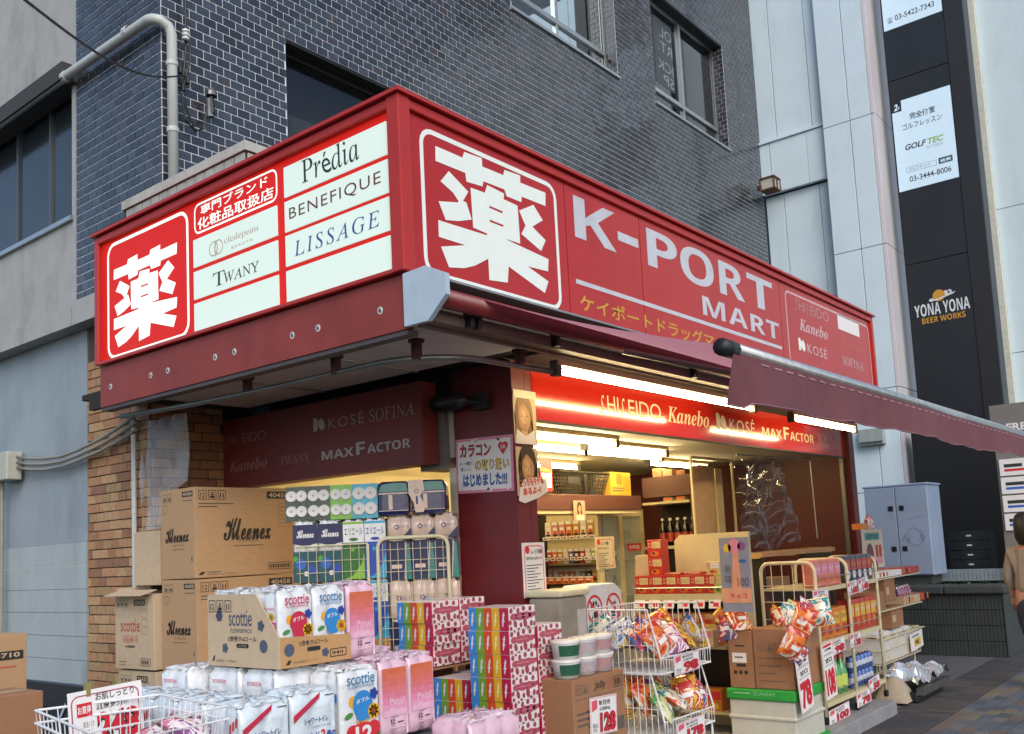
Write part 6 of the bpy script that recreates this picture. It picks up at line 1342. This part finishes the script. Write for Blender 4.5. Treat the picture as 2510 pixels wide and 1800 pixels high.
f.text('お肌しっとり', .10,h-.045,.145,.028,ink,1,fat=.01); f.text('温泉気分!!', .10,h-.08,.115,.028,ink,1,fat=.01); f.text('花王バブ', .05,h-.135,.04,.02,ink,1); f.text('20錠入', .05,h-.165,.04,.02,ink,1)
f.text('248', .10,h-.20,.16,.11,ink,1,fat=.07); f.text('248', .10,h-.20,.16,.11,inkred,2,fat=.035); f.build('print', e)
for x in (.055,.17): q = MB().use(mt('peg_wood','8a8250',.6,var=.2)); q.box(x,x+.016,-.012,.012,h-.02,h+.03); q.build('clothes_peg', e)
# ================================================================= RIGHT HAND STAND AND BAG HOLDER
RS = thing('spinner_stand', 'wire stand of small goods in front of the utility cabinet', 'stand', (6.35,-.05,.012))
b = MB().use(cream_enamel); b.tube([(.0,.1,0),(.0,.1,1.48)], .014, 8); b.tube([(.55,.1,0),(.55,.1,1.1)], .012, 8)
for z in (.46,.72,1.02): 
    b.tube([(-.35,-.1,z),(1.0,-.1,z),(1.0,.25,z),(-.35,.25,z),(-.35,-.1,z)], .006, 6)
    for k in range(12): b.tube([(-.3+k*.115,-.1,z),(-.3+k*.115,.25,z)], .003, 4)
b.build('frame', RS)
b = MB().use(cream_enamel); b.tube([(-.4,-.15,.012),(.7,.3,.012)], .014, 6); b.tube([(-.4,.3,.012),(.7,-.15,.012)], .014, 6); b.build('base', RS)
e, f = sheetthing('picture_card', 'picture card with a teal heading on top of the small goods stand', 'picture card', (5.93,-.06,1.14), FRONT, .6, .37, mt('card_cream','cfc3ac',.5)); f.rect(.08,.27,.42,.07,teal,0); f.text('おすすめ', .14,.283,.3,.04,ink,1,fat=.02); f.disc(.2,.14,.1,mt('plum_print','6d3a44',.5,var=.1),0,14); f.rect(.36,.1,.08,.12,redk,0); f.rect(.46,.1,.08,.12,redk,0); f.disc(.14,.02,.05,brn,1); f.disc(.34,.02,.05,brn,1); f.rect(.33,.04,.22,.05,pink,0); f.build('print', e)
carton('small orange packet box on top of the picture card', (6.0,-.05,1.515), .2, .1, .06, oran, 0, None, None, 'small_carton'); bag('pink', (6.3,-.02,1.56), (0,.2,0), 'pink wrapped sweet on top of the picture card', None, .9)
for x, z, w, d, h, m, l in ((6.12,1.04,.75,.3,.06,paperw,'flat white tray on the top of the small goods stand'),(6.85,1.04,.6,.28,.07,redk,'maroon boxed sweets on the end of the top wire shelf'),(6.3,.80,.3,.3,.235,card2,'brown carton hanging under the top shelf of the goods stand'),(6.85,.735,.55,.3,.08,card3,'shallow tan tray on the middle wire shelf'),(6.42,.535,.36,.3,.215,card2,'square brown carton under the middle shelf of the goods stand'),(7.4,.74,.18,.25,.08,redk,'red packet at the end of the middle wire shelf'),(5.95,.74,.32,.28,.18,card2,'brown carton at the rack side of the goods stand')):
    carton(l, (x,-.12,z), w, d, h, m, 0, None, (lambda f, w, h: [f.rect(.05+k*.1,.01,.05,h-.02,ink if k % 2 else orange,0) for k in range(3)]) if m is not card2 else (lambda f, w, h: f.rect(.02,h*.3,w*.3,h*.3,card3,0)), 'small_carton')
for k in range(5): bag('white', (6.95+k*.09,-.03,.86), (-.2,.1*k,.3), 'white packet leaning on the tan tray', 'white packets on the tan tray', .6)
BX = thing('wire_tray', 'low wire tray filled with white folded cloths', 'wire tray', (5.98,-.14,.24)); b = MB().use(cream_enamel); w, d, h = 1.2, .4, .26
for z in (0,h*.5,h): b.tube([(0,0,z),(w,0,z),(w,d,z),(0,d,z),(0,0,z)], .005, 5)
for k in range(22): x = w*k/21; b.tube([(x,0,0),(x,0,h)], .003, 4); b.tube([(x,d,0),(x,d,h)], .003, 4)
b.build('tray', BX); b = MB().use(mt('white_cloth','c9c8c9',.8,var=.08,bump=.4,bscale=20)); b.sheet(lambda s, t: (.02+s*(w-.04), .02+t*(d-.04), .24+.07*math.sin(math.pi*s)**.5*math.sin(math.pi*t)**.5+.012*math.sin(s*23+t*9)), 24, 10); b.box(.02,w-.02,.02,d-.02,.01,.235); b.build('folded_cloths', BX, smooth=False)
for k in range(4): q = MB().use(cream_enamel); q.tube([((.05,w-.05)[k % 2],(.05,d-.05)[k//2],0),((.05,w-.05)[k % 2],(.05,d-.05)[k//2],-.225)], .008, 6); q.build('leg', BX)
e, f = sheetthing('price_card', 'white and yellow card on the end of the low wire tray', 'price card', (6.8,-.16,.27), FRONT, .42, .17, paperw, .06); f.rect(.12,.03,.22,.08,yel,0); f.text('特価', .15,.045,.12,.05,ink,1,fat=.02); f.rect(.05,.13,.25,.012,dkg,0); f.build('print', e)
UB = thing('umbrella_bag_stand', 'silver plastic umbrella bags on a low black holder on the pavement', 'bag holder', (5.35,-.62,.016)); sil = mt('silver_film','b9c2ca',.12,.5,var=.1,coat=.8)
b = MB().use(black); b.box(0,.75,0,.3,0,.09); b.build('base', UB, bevel=.02); b = MB().use(steel); b.obox((.42,-.02,.1), (.42,0,0), (0,.03,.0), (0,0,.03)); b.build('rail', UB)
def crum(s, t): return (.02+s*.85+.05*math.sin(t*6), .0+t*.42-.05*s, .15+.10*math.sin(math.pi*t)*(.5+.5*math.sin(s*5))+.03*math.sin(s*17+t*11)+.02*math.sin(s*31-t*7)+.06*s)
b = MB().use(sil); b.sheet(crum, 26, 16); b.build('bags', UB, smooth=False)
b = MB().use(mt('sack_beige','9a8f7e',.8,var=.15)); b.sheet(lambda s, t: (-.15+s*.35, .05+t*.3, .02+.2*math.sin(math.pi*s)*math.sin(math.pi*t)**.6), 10, 8); b.build('sack', UB, smooth=True)
# ================================================================= PASSER-BY AT THE EDGE
PE = thing('person', 'passer-by with dark hair in a beige top and slate trousers walking on the pavement', 'person', (6.60,-1.335,.012), math.radians(75))
def skin_chain(name, pts, edges, rad, m, parent, root=0, sub=2):
    me = bpy.data.meshes.new(name); me.from_pydata(pts, edges, []); o = link(name, me, parent); me.materials.append(m)
    sk = o.modifiers.new('skin', 'SKIN'); sv_ = me.skin_vertices[0].data
    for i, r in enumerate(rad): sv_[i].radius = (r, r) if not isinstance(r, tuple) else r; sv_[i].use_root = (i == root)
    s_ = o.modifiers.new('sub', 'SUBSURF'); s_.levels = s_.render_levels = sub
    return o
body = mt('skin_tone','b88a70',.5,var=.03); top_ = mt('beige_top','8f8478',.85,var=.08,bump=.2); trs = mt('slate_trousers','3a414d',.85,var=.08,bump=.2); hrm = mt('dark_hair','15110f',.45,var=.2,scale=60); shoe = mt('dark_shoe','1c1b1c',.5)
pts = [(0,0,.80),(0,0,.95),(0,-.01,1.12),(0,-.02,1.24),(0,-.02,1.30),(0,-.01,1.35), (.15,-.02,1.23),(.2,.0,1.0),(.2,-.08,.80),(-.15,-.02,1.23),(-.2,.01,1.0),(-.2,.06,.80),(.085,0,.76),(.09,-.12,.42),(.09,-.10,.07),(-.085,0,.76),(-.09,.05,.42),(-.09,.17,.08),(.09,-.2,.03),(-.09,.07,.03)]
ed = [(0,1),(1,2),(2,3),(3,4),(4,5),(3,6),(6,7),(7,8),(3,9),(9,10),(10,11),(0,12),(12,13),(13,14),(0,15),(15,16),(16,17),(14,18),(17,19)]
rad = [(.14,.10),(.12,.09),(.13,.09),(.11,.075),.05,.048,.055,.042,.034,.055,.042,.034,.085,.058,.04,.085,.058,.04,.035,.035]
bo_ = skin_chain('body', pts, ed, rad, body, PE)
pts2 = [(p[0],p[1],p[2]) for p in pts[1:4]]+[pts[6],pts[7],(.2,-.06,.86),pts[9],pts[10],(-.2,.05,.86),(0,0,.82)]
skin_chain('top', pts2, [(9,0),(0,1),(1,2),(2,3),(3,4),(4,5),(2,6),(6,7),(7,8)], [(.15,.11),(.145,.105),(.125,.09),.068,.055,.045,.068,.055,.045,(.16,.12)], top_, PE, 1)
skin_chain('trousers', [(0,0,.88),(0,0,.80),pts[12],pts[13],(.09,-.10,.12),pts[15],pts[16],(-.09,.16,.13)], [(0,1),(1,2),(2,3),(3,4),(1,5),(5,6),(6,7)], [(.145,.11),(.15,.115),.1,.072,.06,.1,.072,.06], trs, PE)
hd_ = MB().use(body); hd_.lathe([(0,-.115),(.04,-.105),(.062,-.06),(.075,0),(.078,.04),(.07,.08),(.04,.11),(0,.118)], (0,-.02,1.45), 16); hd_.obox((0,-.105,1.45), (.012,0,0), (0,.014,-.004), (0,.0,.022)); hd_.build('head', PE, smooth=True)
fc = MB().use(ink)
for d in (-1,1): fc.lathe([(0,-.004),(.012,0)], (d*.03,-.093,1.462), 8, 'y'); 
fc.use(mt('lip_tone','8a4a44',.5)).box(-.022,.022,-.094,-.085,1.402,1.412); fc.build('face_features', PE)
for d in (-1,1): q = MB().use(body); q.lathe([(0,-.01),(.022,0),(0,.01)], (d*.078,-.01,1.45), 8, 'x'); q.build('ear', PE)
hr = MB().use(hrm); hr.lathe([(.06,-.16),(.088,-.1),(.094,0),(.092,.06),(.075,.11),(.04,.14),(0,.148)], (0,.012,1.45), 16); hr.build('hair', PE, smooth=True)
for (x, y) in ((.09,-.17),(-.09,.10)): q = MB().use(shoe); q.lathe([(0,0),(.05,.005),(.045,.05),(0,.07)], (x,y,.0), 10); q.box(x-.045,x+.045,y-.12,y+.02,.0,.045); q.build('shoe', PE, bevel=.015)
for sx, yy, wz in ((.2,-.08,.80),(-.2,.06,.80)):
    for k in range(5):
        L = (.05,.07,.078,.072,.058)[k]; x0 = sx+(-.028+k*.014 if k else -.03*(1 if sx > 0 else -1)); dx = 0 if k else -.03*(1 if sx > 0 else -1)
        q = MB().use(body); p0 = Vector((x0,yy-.005,wz-.06)); q.tube([p0+Vector((0,0,.04)), p0, p0+Vector((dx*.5,-.012,-L*.5)), p0+Vector((dx,-.03,-L))], [.012,.0095,.0085,.007], 6); q.build('finger', PE, smooth=True)
    q = MB().use(body); q.obox((sx,yy-.003,wz-.03), (.034,0,0), (0,.014,0), (0,0,.042)); q.build('palm', PE, bevel=.012)
